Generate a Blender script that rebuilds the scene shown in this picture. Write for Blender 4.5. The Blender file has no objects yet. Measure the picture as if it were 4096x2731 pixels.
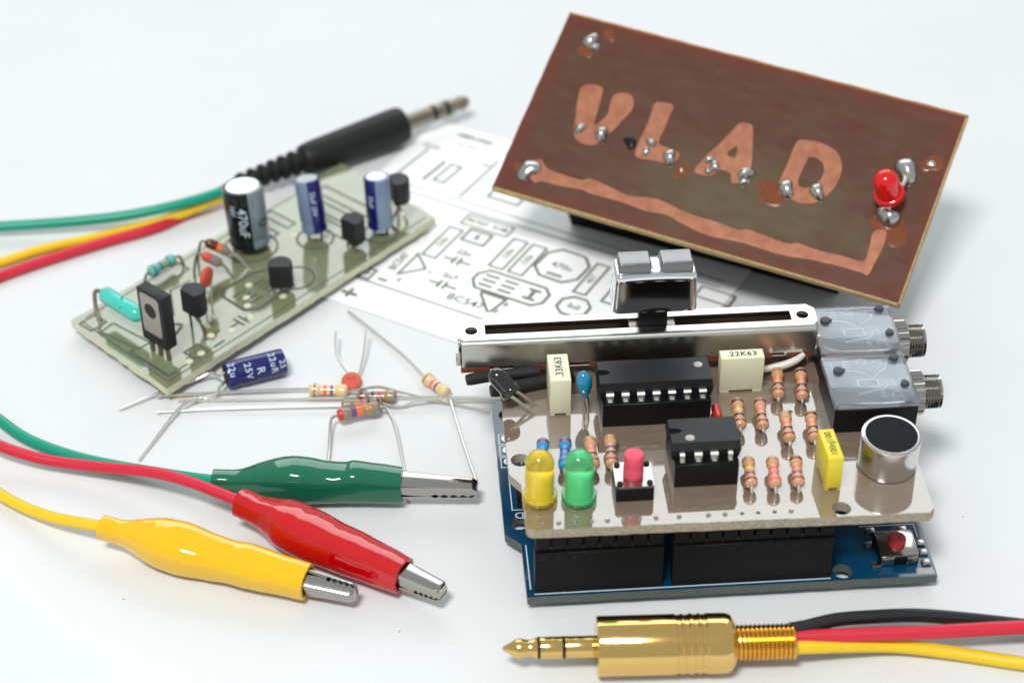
import bpy, bmesh, math, random
from mathutils import Vector, Matrix
from mathutils.geometry import tessellate_polygon
random.seed(7)
# one Blender unit is one millimetre; the table surface is z = 0
sc = bpy.context.scene
COL = sc.collection

# ------------------------------------------------------------------ camera
cam = bpy.data.cameras.new('camera'); camo = bpy.data.objects.new('camera', cam); COL.objects.link(camo)
Rr = [(0.9974876, -0.0706031, -0.0058013), (-0.0476636, -0.6082974, -0.7922768), (0.0524083, 0.7905628, -0.6101343)]
camo.matrix_world = Matrix(((Rr[0][0], -Rr[1][0], -Rr[2][0], -14.532), (Rr[0][1], -Rr[1][1], -Rr[2][1], -224.859),
                            (Rr[0][2], -Rr[1][2], -Rr[2][2], 228.094), (0, 0, 0, 1)))
cam.sensor_width = 36; cam.lens = 70.3125; cam.clip_start = 1; cam.clip_end = 8000
cam.dof.use_dof = True; cam.dof.focus_distance = 334; cam.dof.aperture_fstop = 0.0158
sc.camera = camo

# ------------------------------------------------------------------ light
w = bpy.data.worlds.new('World'); sc.world = w; w.use_nodes = True
bg = w.node_tree.nodes['Background']; bg.inputs['Color'].default_value = (0.93, 0.985, 1.0, 1); bg.inputs['Strength'].default_value = 0.44
def area(name, loc, aim, sx, sy, power, col):
    l = bpy.data.lights.new(name, 'AREA'); l.shape = 'RECTANGLE'; l.size = sx; l.size_y = sy; l.energy = power; l.color = col
    o = bpy.data.objects.new(name, l); COL.objects.link(o); o.location = loc
    o.rotation_euler = (Vector(aim) - Vector(loc)).to_track_quat('-Z', 'Y').to_euler()
    return o
area('softbox_behind', (60, 760, 520), (0, 40, 0), 900, 420, 2.4e6, (0.93, 0.99, 1.0))
area('key_softbox', (-205, -420, 900), (10, 60, 0), 230, 160, 6.4e6, (1.0, 0.98, 0.96))
sc.view_settings.view_transform = 'Standard'; sc.view_settings.look = 'None'
sc.view_settings.exposure = 0.32; sc.view_settings.gamma = 1.0
sc.cycles.max_bounces = 10; sc.cycles.transparent_max_bounces = 8; sc.cycles.sample_clamp_indirect = 6

# ------------------------------------------------------------------ materials
def lin(c):
    return tuple((x / 255 / 12.92) if x / 255 <= 0.04045 else ((x / 255 + 0.055) / 1.055) ** 2.4 for x in c)
MATS = {}
def mat(name, rgb, rough=0.4, metal=0.0, coat=0.0, trans=0.0, sss=0.0, var=0.0, vscale=0.6, bump=0.0, bscale=3.0, spec=0.5, rvar=0.0, rgb2=None, stretch=None, ior=1.5, ssr=1.0, thr=(0.3, 0.7), cior=1.5):
    m = bpy.data.materials.new(name); m.use_nodes = True; nt = m.node_tree; b = nt.nodes['Principled BSDF']; L = nt.links.new
    c = lin(rgb); b.inputs['Base Color'].default_value = (*c, 1); b.inputs['Roughness'].default_value = rough
    b.inputs['Metallic'].default_value = metal; b.inputs['Coat Weight'].default_value = coat; b.inputs['Coat Roughness'].default_value = 0.05; b.inputs['Coat IOR'].default_value = cior
    b.inputs['Transmission Weight'].default_value = trans; b.inputs['Specular IOR Level'].default_value = spec; b.inputs['IOR'].default_value = ior
    if sss:
        b.inputs['Subsurface Weight'].default_value = sss; b.inputs['Subsurface Radius'].default_value = (1, 1, 1); b.inputs['Subsurface Scale'].default_value = ssr
    tc = nt.nodes.new('ShaderNodeTexCoord'); vec = tc.outputs['Object']
    if stretch:
        mp = nt.nodes.new('ShaderNodeMapping'); mp.inputs['Scale'].default_value = stretch; L(vec, mp.inputs['Vector']); vec = mp.outputs['Vector']
    if var or rgb2:
        n = nt.nodes.new('ShaderNodeTexNoise'); n.inputs['Scale'].default_value = vscale; n.inputs['Detail'].default_value = 5; n.inputs['Roughness'].default_value = 0.65
        L(vec, n.inputs['Vector'])
        r = nt.nodes.new('ShaderNodeValToRGB'); r.color_ramp.elements[0].position = thr[0]; r.color_ramp.elements[1].position = thr[1]
        if rgb2: c0, c1 = c, lin(rgb2)
        else: c0, c1 = tuple(x * (1 - var) for x in c), tuple(min(1, x * (1 + var)) for x in c)
        r.color_ramp.elements[0].color = (*c0, 1); r.color_ramp.elements[1].color = (*c1, 1)
        L(n.outputs['Fac'], r.inputs['Fac']); L(r.outputs['Color'], b.inputs['Base Color'])
    if rvar:
        n2 = nt.nodes.new('ShaderNodeTexNoise'); n2.inputs['Scale'].default_value = vscale * 1.7; n2.inputs['Detail'].default_value = 4; L(vec, n2.inputs['Vector'])
        mr = nt.nodes.new('ShaderNodeMapRange'); mr.inputs['To Min'].default_value = max(0.02, rough - rvar); mr.inputs['To Max'].default_value = rough + rvar
        L(n2.outputs['Fac'], mr.inputs['Value']); L(mr.outputs['Result'], b.inputs['Roughness'])
    if bump:
        n3 = nt.nodes.new('ShaderNodeTexNoise'); n3.inputs['Scale'].default_value = bscale; n3.inputs['Detail'].default_value = 3; L(vec, n3.inputs['Vector'])
        bp = nt.nodes.new('ShaderNodeBump'); bp.inputs['Strength'].default_value = bump; bp.inputs['Distance'].default_value = 0.1
        L(n3.outputs['Fac'], bp.inputs['Height']); L(bp.outputs['Normal'], b.inputs['Normal'])
    MATS[name] = m
    return m
M = MATS
mat('paper_table', (217, 220, 221), 0.8, bump=0.3, bscale=5.0, spec=0.15, var=0.02, vscale=0.02)
mat('sheet', (250, 252, 252), 0.6, spec=0.3, bump=0.05)
mat('ink', (116, 122, 106), 0.7, spec=0.1, var=0.12, vscale=1.5)
mat('silk', (88, 92, 84), 0.6, spec=0.2, var=0.25, vscale=1.2)
mat('white_ink', (200, 215, 222), 0.6)
mat('cap_ink', (60, 62, 56), 0.7, spec=0.1)
mat('black_ink', (25, 35, 33), 0.6)
mat('pale_ink', (196, 210, 226), 0.5)
mat('shield_fr', (120, 103, 87), 0.05, rgb2=(130, 115, 100), vscale=0.25, coat=1.0, bump=0.008, bscale=2.2, stretch=(0.5, 3, 1), spec=0.9, cior=1.9)
mat('shield_edge', (138, 128, 108), 0.55, rgb2=(182, 172, 152), vscale=1.6, bump=0.4, bscale=4)
mat('amp_fr', (114, 118, 88), 0.08, rgb2=(130, 138, 106), vscale=0.12, coat=0.8, spec=0.7, cior=1.5, bump=0.012, bscale=2)
mat('amp_edge', (196, 194, 160), 0.5, rgb2=(224, 222, 196), vscale=1.3, bump=0.3)
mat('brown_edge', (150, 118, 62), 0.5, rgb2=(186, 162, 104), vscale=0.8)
mat('copper', (148, 92, 66), 0.38, 0.35, rgb2=(180, 120, 92), vscale=0.3, rvar=0.14, bump=0.1, bscale=1.5)
mat('flux', (116, 58, 22), 0.2, coat=0.4, var=0.3, vscale=1.0)
mat('blue_mask', (0, 52, 82), 0.16, coat=0.5, rgb2=(2, 64, 96), vscale=0.2)
mat('blue_edge', (72, 82, 76), 0.6, rgb2=(98, 106, 98), vscale=1.8, bump=0.4)
mat('black_plastic', (15, 15, 16), 0.4, spec=0.25, var=0.15, vscale=1.2, bump=0.05, bscale=5)
mat('holder_black', (9, 9, 10), 0.6, spec=0.1, bump=0.05)
mat('header_plastic', (13, 13, 14), 0.5, spec=0.2, var=0.1, bump=0.04, bscale=5)
mat('chip_plastic', (30, 31, 33), 0.45, spec=0.35, var=0.08, vscale=2, bump=0.18, bscale=9)
mat('rubber', (24, 25, 26), 0.6, spec=0.3, var=0.1, bump=0.1, bscale=3)
mat('plug_black', (28, 30, 30), 0.5, spec=0.3, var=0.06, bump=0.03)
mat('heatshrink', (34, 34, 36), 0.6, spec=0.3, var=0.12, vscale=0.7, bump=0.1)
mat('chrome', (228, 230, 234), 0.06, 1.0, rvar=0.03, vscale=0.8)
mat('satin', (132, 132, 132), 0.3, 1.0, bump=0.05, bscale=4)
mat('nickel', (178, 174, 168), 0.13, 1.0, rvar=0.05, vscale=0.4, bump=0.02)
mat('steel_case', (206, 203, 196), 0.27, 1.0, rvar=0.08, vscale=0.25, bump=0.05, bscale=2.0, stretch=(0.3, 1, 1))
mat('tinned', (226, 224, 216), 0.3, 1.0)
mat('tin_dull', (150, 142, 126), 0.35, 0.9, rvar=0.1)
mat('solder', (188, 187, 184), 0.26, 1.0, rvar=0.12, vscale=1.2, bump=0.35, bscale=1.5)
mat('aluminium', (212, 210, 206), 0.2, 1.0, rvar=0.05, vscale=0.3, stretch=(1, 1, 8))
mat('gold', (230, 192, 118), 0.11, 1.0, rvar=0.05, vscale=0.3)
mat('gold_spring', (230, 176, 76), 0.2, 1.0)
mat('felt', (34, 36, 38), 0.95, var=0.35, vscale=2.5, bump=0.6, bscale=4, stretch=(2, 0.6, 1), spec=0.15)
mat('phenolic', (120, 58, 34), 0.6, var=0.2, vscale=0.9)
mat('cream', (222, 220, 190), 0.42, var=0.03, bump=0.03)
mat('yellow_cap', (226, 208, 52), 0.42, var=0.03, bump=0.03)
mat('blue_drop', (12, 128, 164), 0.12, coat=0.8, var=0.06)
mat('clear_lid', (232, 238, 244), 0.06, trans=0.88, spec=0.6, rvar=0.06, vscale=0.3, bump=0.03)
mat('lid_inner', (160, 170, 182), 0.5, var=0.08, vscale=0.25)
mat('spring_white', (236, 240, 244), 0.35, spec=0.3)
mat('lid_relief', (232, 238, 244), 0.35)
mat('rim_lit', (150, 74, 20), 0.4, rgb2=(172, 112, 44), vscale=0.25)  # orange standing in for light on and through the board's upper edge
mat('lid_dark', (84, 92, 102), 0.4)
mat('post_black', (58, 64, 68), 0.5, bump=0.2)
mat('led_yellow', (252, 228, 86), 0.14, trans=0.8, coat=0.6, ior=1.35)
mat('led_green', (126, 234, 172), 0.14, trans=0.8, coat=0.6, ior=1.35)
mat('led_yellow_lit_core', (255, 246, 150), 0.4)  # pale core colours imitate light gathered in the LED base
mat('led_green_lit_core', (190, 250, 214), 0.4)
mat('led_red', (240, 14, 24), 0.1, trans=0.2, coat=0.8)
mat('led_ir', (12, 11, 14), 0.06, coat=1.0)
mat('pink_button', (222, 76, 98), 0.45, sss=0.2, bump=0.04)
mat('red_button', (172, 44, 46), 0.5, bump=0.05)
mat('glass', (255, 255, 255), 0.03, trans=1.0)
mat('diode_red', (190, 40, 30), 0.2, coat=0.6)
mat('glue', (214, 210, 200), 0.3, sss=0.3)
mat('teal', (62, 196, 180), 0.22, coat=0.4, var=0.03, vscale=0.5)
mat('teal_res', (104, 176, 164), 0.3, coat=0.3)
mat('teal_dark', (58, 118, 110), 0.4)
mat('disc_red', (206, 84, 62), 0.55, var=0.08, bump=0.2, bscale=3)
mat('sleeve_black', (9, 9, 11), 0.22, coat=0.3, spec=0.3)
mat('sleeve_grey', (116, 130, 138), 0.25, coat=0.5)
mat('sleeve_blue', (17, 20, 96), 0.22, coat=0.3, var=0.04)
mat('sleeve_lightblue', (112, 130, 158), 0.25, coat=0.5)
mat('can_top', (225, 227, 230), 0.3, 0.9)
mat('grey_tab', (168, 160, 152), 0.4, 0.7, var=0.12, vscale=1.2)
for n, c in dict(green=(0, 100, 72), red=(190, 2, 12), yellow=(232, 182, 0)).items():
    mat('boot_' + n, c, 0.08, coat=0.45, spec=0.5, bump=0.12, bscale=0.45, var=0.03, vscale=0.2)
for n, c in dict(green=(0, 150, 122), red=(206, 34, 58), yellow=(232, 194, 32), black=(26, 27, 30)).items():
    mat('wire_' + n, c, 0.36, var=0.03, vscale=0.2)
for n, c in dict(tan=(202, 150, 114), beige=(224, 194, 160), greybrown=(146, 130, 116), bluebody=(40, 138, 196), brown=(96, 40, 26), darkred=(134, 42, 40), black=(28, 26, 26), orange=(244, 110, 52),
                 yellow=(238, 200, 60), violet=(110, 70, 120), gold=(176, 130, 70), red=(214, 44, 40), pinkred=(232, 74, 88), navy=(60, 60, 120), grey=(120, 130, 150)).items():
    mat('r_' + n, c, 0.28, coat=0.5, var=0.04)

def milky(name, rgb, k):
    """lets light from behind shine through the coloured epoxy"""
    nt = M[name].node_tree; b = nt.nodes['Principled BSDF']; o = nt.nodes['Material Output']
    t = nt.nodes.new('ShaderNodeBsdfTranslucent'); t.inputs['Color'].default_value = (*lin(rgb), 1)
    mx = nt.nodes.new('ShaderNodeMixShader'); mx.inputs[0].default_value = k
    nt.links.new(b.outputs[0], mx.inputs[1]); nt.links.new(t.outputs[0], mx.inputs[2]); nt.links.new(mx.outputs[0], o.inputs['Surface'])
milky('led_yellow', (255, 236, 90), 0.1); milky('led_green', (110, 240, 168), 0.1); milky('led_red', (255, 30, 36), 0.25)

def board_brown():
    m = mat('brown_board', (82, 38, 22), 0.3, rgb2=(86, 58, 38), vscale=0.12, stretch=(1, 2.6, 1), coat=0.15, rvar=0.12, bump=0.06, bscale=2.5)
    nt = m.node_tree; b = nt.nodes['Principled BSDF']; L = nt.links.new
    # worn olive patch in the lower right of the board and reddish burnt rim along its edges: stains of the laminate itself
    src = b.inputs['Base Color'].links[0].from_socket
    tc = nt.nodes.new('ShaderNodeTexCoord'); sx = nt.nodes.new('ShaderNodeSeparateXYZ'); L(tc.outputs['Object'], sx.inputs[0])
    nz = nt.nodes.new('ShaderNodeTexNoise'); nz.inputs['Scale'].default_value = 0.11; nz.inputs['Detail'].default_value = 5; L(tc.outputs['Object'], nz.inputs['Vector'])
    def mth(op, a, bb):
        n = nt.nodes.new('ShaderNodeMath'); n.operation = op
        for i, x in enumerate((a, bb)):
            if isinstance(x, (int, float)): n.inputs[i].default_value = x
            elif x is not None: L(x, n.inputs[i])
        return n.outputs[0]
    dx = mth('DIVIDE', mth('SUBTRACT', sx.outputs[0], 8.0), 26.0); dy = mth('DIVIDE', mth('SUBTRACT', sx.outputs[1], -8.0), 10.0)
    d = mth('SQRT', mth('ADD', mth('MULTIPLY', dx, dx), mth('MULTIPLY', dy, dy)), None)
    d = mth('ADD', d, mth('MULTIPLY', mth('SUBTRACT', nz.outputs['Fac'], 0.5), 1.6))
    mr = nt.nodes.new('ShaderNodeMapRange'); mr.inputs['From Min'].default_value = 1.15; mr.inputs['From Max'].default_value = 0.4; L(d, mr.inputs['Value'])
    mx = nt.nodes.new('ShaderNodeMixRGB'); L(mr.outputs[0], mx.inputs['Fac']); L(src, mx.inputs['Color1']); mx.inputs['Color2'].default_value = (*lin((88, 72, 46)), 1)
    e = mth('MAXIMUM', mth('SUBTRACT', mth('ABSOLUTE', sx.outputs[0], None), 40.2 - 20.3), mth('ABSOLUTE', sx.outputs[1], None))
    e = mth('ADD', e, mth('MULTIPLY', mth('SUBTRACT', nz.outputs['Fac'], 0.5), 6.0))
    mr2 = nt.nodes.new('ShaderNodeMapRange'); mr2.inputs['From Min'].default_value = 16.5; mr2.inputs['From Max'].default_value = 20.8; mr2.inputs['To Max'].default_value = 0.75; L(e, mr2.inputs['Value'])
    mx2 = nt.nodes.new('ShaderNodeMixRGB'); L(mr2.outputs[0], mx2.inputs['Fac']); L(mx.outputs[0], mx2.inputs['Color1']); mx2.inputs['Color2'].default_value = (*lin((104, 38, 16)), 1)
    L(mx2.outputs[0], b.inputs['Base Color'])
board_brown()

# ------------------------------------------------------------------ mesh helpers
def frame(p0, p1, up=(0, 0, 1)):
    """matrix whose +Z runs from p0 towards p1"""
    z = (Vector(p1) - Vector(p0)).normalized(); u = Vector(up)
    if abs(z.dot(u)) > 0.98: u = Vector((0, 1, 0))
    x = u.cross(z).normalized(); y = z.cross(x)
    m = Matrix((x, y, z)).transposed().to_4x4(); m.translation = Vector(p0)
    return m
def spline(pts, n=6):
    P = [Vector(p) for p in pts]; out = []
    for i in range(len(P) - 1):
        a = P[max(0, i - 1)]; b = P[i]; c = P[i + 1]; d = P[min(len(P) - 1, i + 2)]
        for k in range(n):
            t = k / n
            out.append(0.5 * ((2 * b) + (c - a) * t + (2 * a - 5 * b + 4 * c - d) * t * t + (3 * b - a - 3 * c + d) * t ** 3))
    out.append(P[-1]); return out
class G:
    def __init__(s): s.v = []; s.f = []; s.m = []
    def add(s, vs, fs, mi=0, T=None):
        k = len(s.v)
        s.v += [tuple(T @ Vector(q)) if T else tuple(q) for q in vs]
        for i, f in enumerate(fs): s.f.append([k + j for j in f]); s.m.append(mi[i] if isinstance(mi, list) else mi)
        return s
    def box(s, x0, x1, y0, y1, z0, z1, mi=0, bev=0.0, T=None, seg=2):
        bm = bmesh.new(); bmesh.ops.create_cube(bm, size=1)
        for q in bm.verts: q.co = Vector(((x0 + x1) / 2 + q.co.x * (x1 - x0), (y0 + y1) / 2 + q.co.y * (y1 - y0), (z0 + z1) / 2 + q.co.z * (z1 - z0)))
        if bev: bmesh.ops.bevel(bm, geom=bm.edges[:], offset=bev, segments=seg, profile=0.5, affect='EDGES')
        bm.verts.index_update(); s.add([q.co[:] for q in bm.verts], [[q.index for q in f.verts] for f in bm.faces], mi, T); bm.free(); return s
    def lathe(s, prof, n=24, mi=0, T=None, closed=False):
        """prof: (r, z[, material]) along +Z"""
        vs = []; fs = []; ms = []
        for p in prof:
            r = max(p[0], 1e-4)
            for k in range(n): a = 2 * math.pi * k / n; vs.append((r * math.cos(a), r * math.sin(a), p[1]))
        for i in range(len(prof) - 1):
            for k in range(n):
                j = (k + 1) % n; fs.append([i * n + k, i * n + j, (i + 1) * n + j, (i + 1) * n + k]); ms.append(prof[i][2] if len(prof[i]) > 2 else mi)
        if not closed:
            fs.append(list(range(n))[::-1]); ms.append(prof[0][2] if len(prof[0]) > 2 else mi)
            fs.append([(len(prof) - 1) * n + k for k in range(n)]); ms.append(prof[-1][2] if len(prof[-1]) > 2 else mi)
        return s.add(vs, fs, ms, T)
    def tube(s, pts, r, n=8, mi=0, sm=0, flat=1.0):
        P = spline(pts, sm) if sm else [Vector(p) for p in pts]
        rr = r if callable(r) else (lambda t: r)
        vs = []; fs = []; prev = None
        for i, p in enumerate(P):
            t = (P[min(i + 1, len(P) - 1)] - P[max(i - 1, 0)]).normalized()
            if prev is None: u = Vector((0, 0, 1)) if abs(t.z) < 0.9 else Vector((1, 0, 0))
            else: u = prev
            x = (u - t * u.dot(t)).normalized(); prev = x; y = t.cross(x); q = rr(i / (len(P) - 1))
            for k in range(n): a = 2 * math.pi * k / n; vs.append(p + x * (q * math.cos(a)) + y * (q * flat * math.sin(a)))
        for i in range(len(P) - 1):
            for k in range(n): j = (k + 1) % n; fs.append([i * n + k, i * n + j, (i + 1) * n + j, (i + 1) * n + k])
        fs.append(list(range(n))[::-1]); fs.append([(len(P) - 1) * n + k for k in range(n)])
        return s.add(vs, fs, mi)
    def prism(s, poly, z0, z1, holes=(), mt=0, ms=None, T=None):
        ms = mt if ms is None else ms
        loops = [[Vector((x, y, 0)) for x, y in poly]] + [[Vector((x, y, 0)) for x, y in h] for h in holes]
        tri = tessellate_polygon(loops); flat = [q for l in loops for q in l]; n = len(flat)
        vs = [(q.x, q.y, z1) for q in flat] + [(q.x, q.y, z0) for q in flat]; fs = []; mm = []
        for t in tri:
            a, b, c = (flat[i] for i in t)
            if (b - a).cross(c - a).z < 0: t = t[::-1]
            fs.append(list(t)); mm.append(mt); fs.append([i + n for i in t[::-1]]); mm.append(mt)
        k = 0
        for li, l in enumerate(loops):
            area = sum(l[i].x * l[(i + 1) % len(l)].y - l[(i + 1) % len(l)].x * l[i].y for i in range(len(l)))
            flip = (area < 0) != (li > 0)
            for i in range(len(l)):
                a = k + i; b = k + (i + 1) % len(l)
                q = [a + n, b + n, b, a]; fs.append(q[::-1] if flip else q); mm.append(ms)
            k += len(l)
        return s.add(vs, fs, mm, T)
    def loft(s, rings, mi=0, T=None, caps=(True, True)):
        n = len(rings[0]); vs = [q for r in rings for q in r]; fs = []
        for i in range(len(rings) - 1):
            for k in range(n): j = (k + 1) % n; fs.append([i * n + k, i * n + j, (i + 1) * n + j, (i + 1) * n + k])
        if caps[0]: fs.append(list(range(n))[::-1])
        if caps[1]: fs.append([(len(rings) - 1) * n + k for k in range(n)])
        return s.add(vs, fs, mi, T)
    def text(s, body, size, T, mi=0, bend=None, spacing=1.0, bold=0.0):
        cu = bpy.data.curves.new('lettering', 'FONT'); cu.body = body; cu.size = size; cu.align_x = 'CENTER'; cu.align_y = 'CENTER'; cu.resolution_u = 3; cu.space_character = spacing; cu.offset = bold
        o = bpy.data.objects.new('lettering', cu); COL.objects.link(o)
        bpy.context.view_layer.update()
        me = o.to_mesh(); bm = bmesh.new(); bm.from_mesh(me); o.to_mesh_clear()
        if bend:
            bmesh.ops.triangulate(bm, faces=bm.faces[:])
            bmesh.ops.subdivide_edges(bm, edges=[e for e in bm.edges if e.calc_length() > 0.5], cuts=2, use_grid_fill=True)
        bm.verts.index_update()
        vs = [q.co.copy() for q in bm.verts]; fs = [[q.index for q in f.verts] for f in bm.faces]; bm.free()
        bpy.data.objects.remove(o); bpy.data.curves.remove(cu)
        if bend:      # wrap x round a cylinder of radius bend whose axis is the text's y
            vs = [Vector((bend * math.sin(q.x / bend), q.y, bend * math.cos(q.x / bend))) for q in vs]
        return s.add(vs, fs, mi, T)
    def ribbon(s, pts, wd, z, closed=False, mi=0, T=None):
        P = [Vector((x, y)) for x, y in pts]; n = len(P); vs = []; fs = []
        for i in range(n):
            a = P[(i - 1) % n] if closed or i else None; c = P[(i + 1) % n] if closed or i < n - 1 else None
            d1 = (P[i] - a).normalized() if a is not None else None; d2 = (c - P[i]).normalized() if c is not None else None
            d = (d1 + d2).normalized() if d1 is not None and d2 is not None and (d1 + d2).length > 1e-3 else (d1 if d1 is not None else d2)
            nn = Vector((-d.y, d.x)); k = wd / 2
            if d1 is not None and d2 is not None: k /= max(0.45, nn.dot(Vector((-d1.y, d1.x))))
            for sg in (1, -1): q = P[i] + nn * k * sg; vs.append((q.x, q.y, z))
        for i in range(n if closed else n - 1): j = (i + 1) % n; fs.append([2 * i + 1, 2 * j + 1, 2 * j, 2 * i])
        return s.add(vs, fs, mi, T)
    def build(s, name, mats, parent=None, loc=None, mw=None, ang=38):
        me = bpy.data.meshes.new(name); me.from_pydata(s.v, [], s.f); me.validate()
        for k in (mats if isinstance(mats, (list, tuple)) else [mats]): me.materials.append(M[k])
        if len(me.polygons) == len(s.m): me.polygons.foreach_set('material_index', s.m)
        me.polygons.foreach_set('use_smooth', [True] * len(me.polygons)); me.set_sharp_from_angle(angle=math.radians(ang)); me.update()
        o = bpy.data.objects.new(name, me); COL.objects.link(o)
        if parent: o.parent = parent
        if loc: o.location = loc
        if mw: o.matrix_local = mw
        return o
def thing(name, label, cat, loc=(0, 0, 0), rz=0.0, group=None, mw=None):
    o = bpy.data.objects.new(name, None); COL.objects.link(o); o.location = loc; o.rotation_euler = (0, 0, rz); o.empty_display_size = 5
    if mw: o.matrix_world = mw
    o['label'] = label; o['category'] = cat
    if group: o['group'] = group
    return o
def circ(cx, cy, r, n=16): return [(cx + r * math.cos(2 * math.pi * k / n), cy + r * math.sin(2 * math.pi * k / n)) for k in range(n)]
def rough_edge(poly, amp, step, seed):
    rd = random.Random(seed); out = []
    for i in range(len(poly)):
        a = Vector(poly[i]); b = Vector(poly[(i + 1) % len(poly)]); n = max(1, int((b - a).length / step)); nn = Vector((a - b).orthogonal()).normalized()
        for k in range(n):
            q = a.lerp(b, k / n)
            if k: q = q + nn * rd.uniform(-amp, amp)
            out.append((q.x, q.y))
    return out
def copy_part(o, parent, loc):
    c = o.copy(); COL.objects.link(c); c.parent = parent; c.location = loc
    return c

def res_profile(L, R, mats, bands):
    """dumbbell resistor body; bands: list of (centre, width, material index), fractions of the length"""
    prof = []; n = 56
    for i in range(n + 1):
        t = i / n
        e = min(t, 1 - t)
        if e < 0.1: r = R * (0.35 + 0.65 * math.sqrt(max(0, 1 - (1 - e / 0.1) ** 2)))
        elif e < 0.22: r = R
        elif e < 0.32: r = R * (1 - 0.2 * (0.5 - 0.5 * math.cos(math.pi * (e - 0.22) / 0.1)))
        else: r = R * 0.8
        mi = 0
        for c, wd, b in bands:
            if abs(t + 0.5 / n - c) < wd / 2: mi = b
        prof.append((r, t * L, mi))
    return prof
def res_body(parent, p0, p1, R, body, cols, pos=(0.15, 0.38, 0.56, 0.85), wd=0.075, name='resistor_body'):
    T = frame(p0, p1); L = (Vector(p1) - Vector(p0)).length
    mats = ['r_' + body] + ['r_' + c for c in cols]
    return G().lathe(res_profile(L, R, mats, [(pos[i], wd, i + 1) for i in range(len(cols))]), 16).build(name, mats, parent, mw=T)

# ================================================================== the table
g = G(); N = 24; S = 2600
g.add([(-S / 2, -S / 2 + 300, 0), (S / 2, -S / 2 + 300, 0), (S / 2, S / 2 + 300, 0), (-S / 2, S / 2 + 300, 0)], [[0, 1, 2, 3]])
t = g.build('tabletop', 'paper_table'); t['kind'] = 'structure'; t['label'] = 'white tabletop everything lies on'

# ================================================================== printed sheet under the boards
px_ = math.radians(-33.1)
sh = thing('printed_sheet', 'white paper sheet printed with a component layout, lying behind the slider', 'paper', (-28.7, 86.3, 0), px_)
G().prism([(-15.5, 0), (67, 0), (67, 66), (-15.5, 66)], 0.12, 0.5).build('paper', 'sheet', sh)
pr = G(); zc = [0.53]
def rb(pts, wd=0.45, closed=False): pr.ribbon(pts, wd, zc[0], closed); zc[0] += 0.0025
def tx(b, size, x, y, rot=0.0, bold=0.02):
    pr.text(b, size, Matrix.Translation((x, y, zc[0])) @ Matrix.Rotation(rot, 4, 'Z'), bold=bold); zc[0] += 0.0025
rb([(-14, 8.1), (64, 8.1)], 0.4); rb([(-14, 38.8), (64, 38.8)], 0.35); rb([(-14, 41.2), (64, 41.2)], 0.3)
for x, y0, y1, wd in ((21.2, 24, 34.4, 3.1), (25.5, 24, 34.4, 3.1), (39.8, 24.2, 34.7, 2.6), (7.8, 21, 31.9, 3), (-5.8, 20.5, 31, 3), (46, 24, 34, 2.8), (53, 22, 33, 2.8), (60, 20, 30, 2.8)):
    rb([(x, y0), (x + wd, y0), (x + wd, y1), (x, y1)], 0.5, True)
    tx('330k' if x < 30 else '4k7', 1.9, x + wd / 2, (y0 + y1) / 2, math.pi / 2)
rb([(20.8, 18.5), (20.8, 20.6), (22.4, 22.6), (34.8, 22.6), (36.4, 20.9), (36.4, 18), (34.8, 16.3), (22.4, 16.3)], 0.6, True)
rb([(29.2, 28.2), (29.4, 33.3), (31.6, 35.6), (36.8, 35.4), (38.9, 32.8), (38.7, 28.0), (36.4, 25.7), (31.4, 25.9)], 0.6, True)
tx('470u', 2.3, 34.1, 30.4); rb([(32.3, 27.3), (35.6, 27.3)], 0.7)
for x in (24, 28.2):
    for k in range(3): rb([(x - 1.6, 21 - k * 1.6), (x + 1.4, 21 - k * 1.6)], 0.6)
rb([(32, 20.9), (34.6, 20.9)], 0.7); rb([(32, 18), (34.6, 18)], 0.7); rb([(33.3, 18.5), (33.3, 20.4)], 0.8)
tx('BC547', 2.9, 23.2, 11.4); rb([(24.2, 15.6), (29.8, 15.6), (29, 10.7)], 0.55); rb([(24.4, 15.2), (28.6, 10.5)], 0.55)
tx('B', 1.6, 30.6, 14.2); tx('E', 1.6, 30, 11.4)
rb([(7.1, 12.9), (7.1, 20.6), (11, 17)], 0.5, True); tx('E', 1.7, 8.4, 11.3); tx('C', 1.7, 12.4, 16.4); tx('BC547', 2.2, 5.2, 16.6, math.pi / 2)
for x, y, s_ in ((16.5, 14.0, '2n7'), (15, 22.2, '22n'), (45.5, 14, '100n')):
    rb([(x - 3, y), (x - 0.6, y)], 0.45); rb([(x + 0.6, y), (x + 3.2, y)], 0.45)
    rb([(x - 0.6, y - 1.3), (x - 0.6, y + 1.3)], 0.5); rb([(x + 0.6, y - 1.3), (x + 0.6, y + 1.3)], 0.5); tx(s_, 2.2, x, y + 3.0)
rb([(0.5, 8.6), (3, 8.6), (3, 11.8), (0.5, 11.8)], 0.45, True); tx('0', 2, 1.75, 10.2); rb([(4.6, 9.8), (6.6, 9.8)], 0.5)
rb([(0.6, 3), (4, 3)], 0.7); rb([(2.2, 1.8), (2.2, 4.6)], 0.6)
rb([(39.2, 18.4), (39.2, 21), (41, 22.7), (43.6, 22.7), (45.2, 21), (45.2, 18.4), (43.6, 16.9), (41, 16.9)], 0.5, True); tx('2u2', 1.8, 42.2, 19.8)
rb([(61, 37.5), (68, 37.5), (68, 34), (61, 34)], 0.4, True)
rb([(9, 34), (19.5, 34), (19.5, 37.6), (9, 37.6)], 0.35, True); tx('BC327  4148', 1.7, 14.2, 35.8)
rb([(12, 29), (17, 29), (17, 33), (12, 33)], 0.45, True); tx('8', 2.4, 14.5, 31)
tx('AMPLIFIER', 1.9, -4.2, 63, bold=0.03); tx('2 x 12 V', 1.4, -4.2, 59.6); tx('AC128', 1.4, -11, 56); rb([(-6, 44), (-5.4, 52.4)], 0.6)
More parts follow.
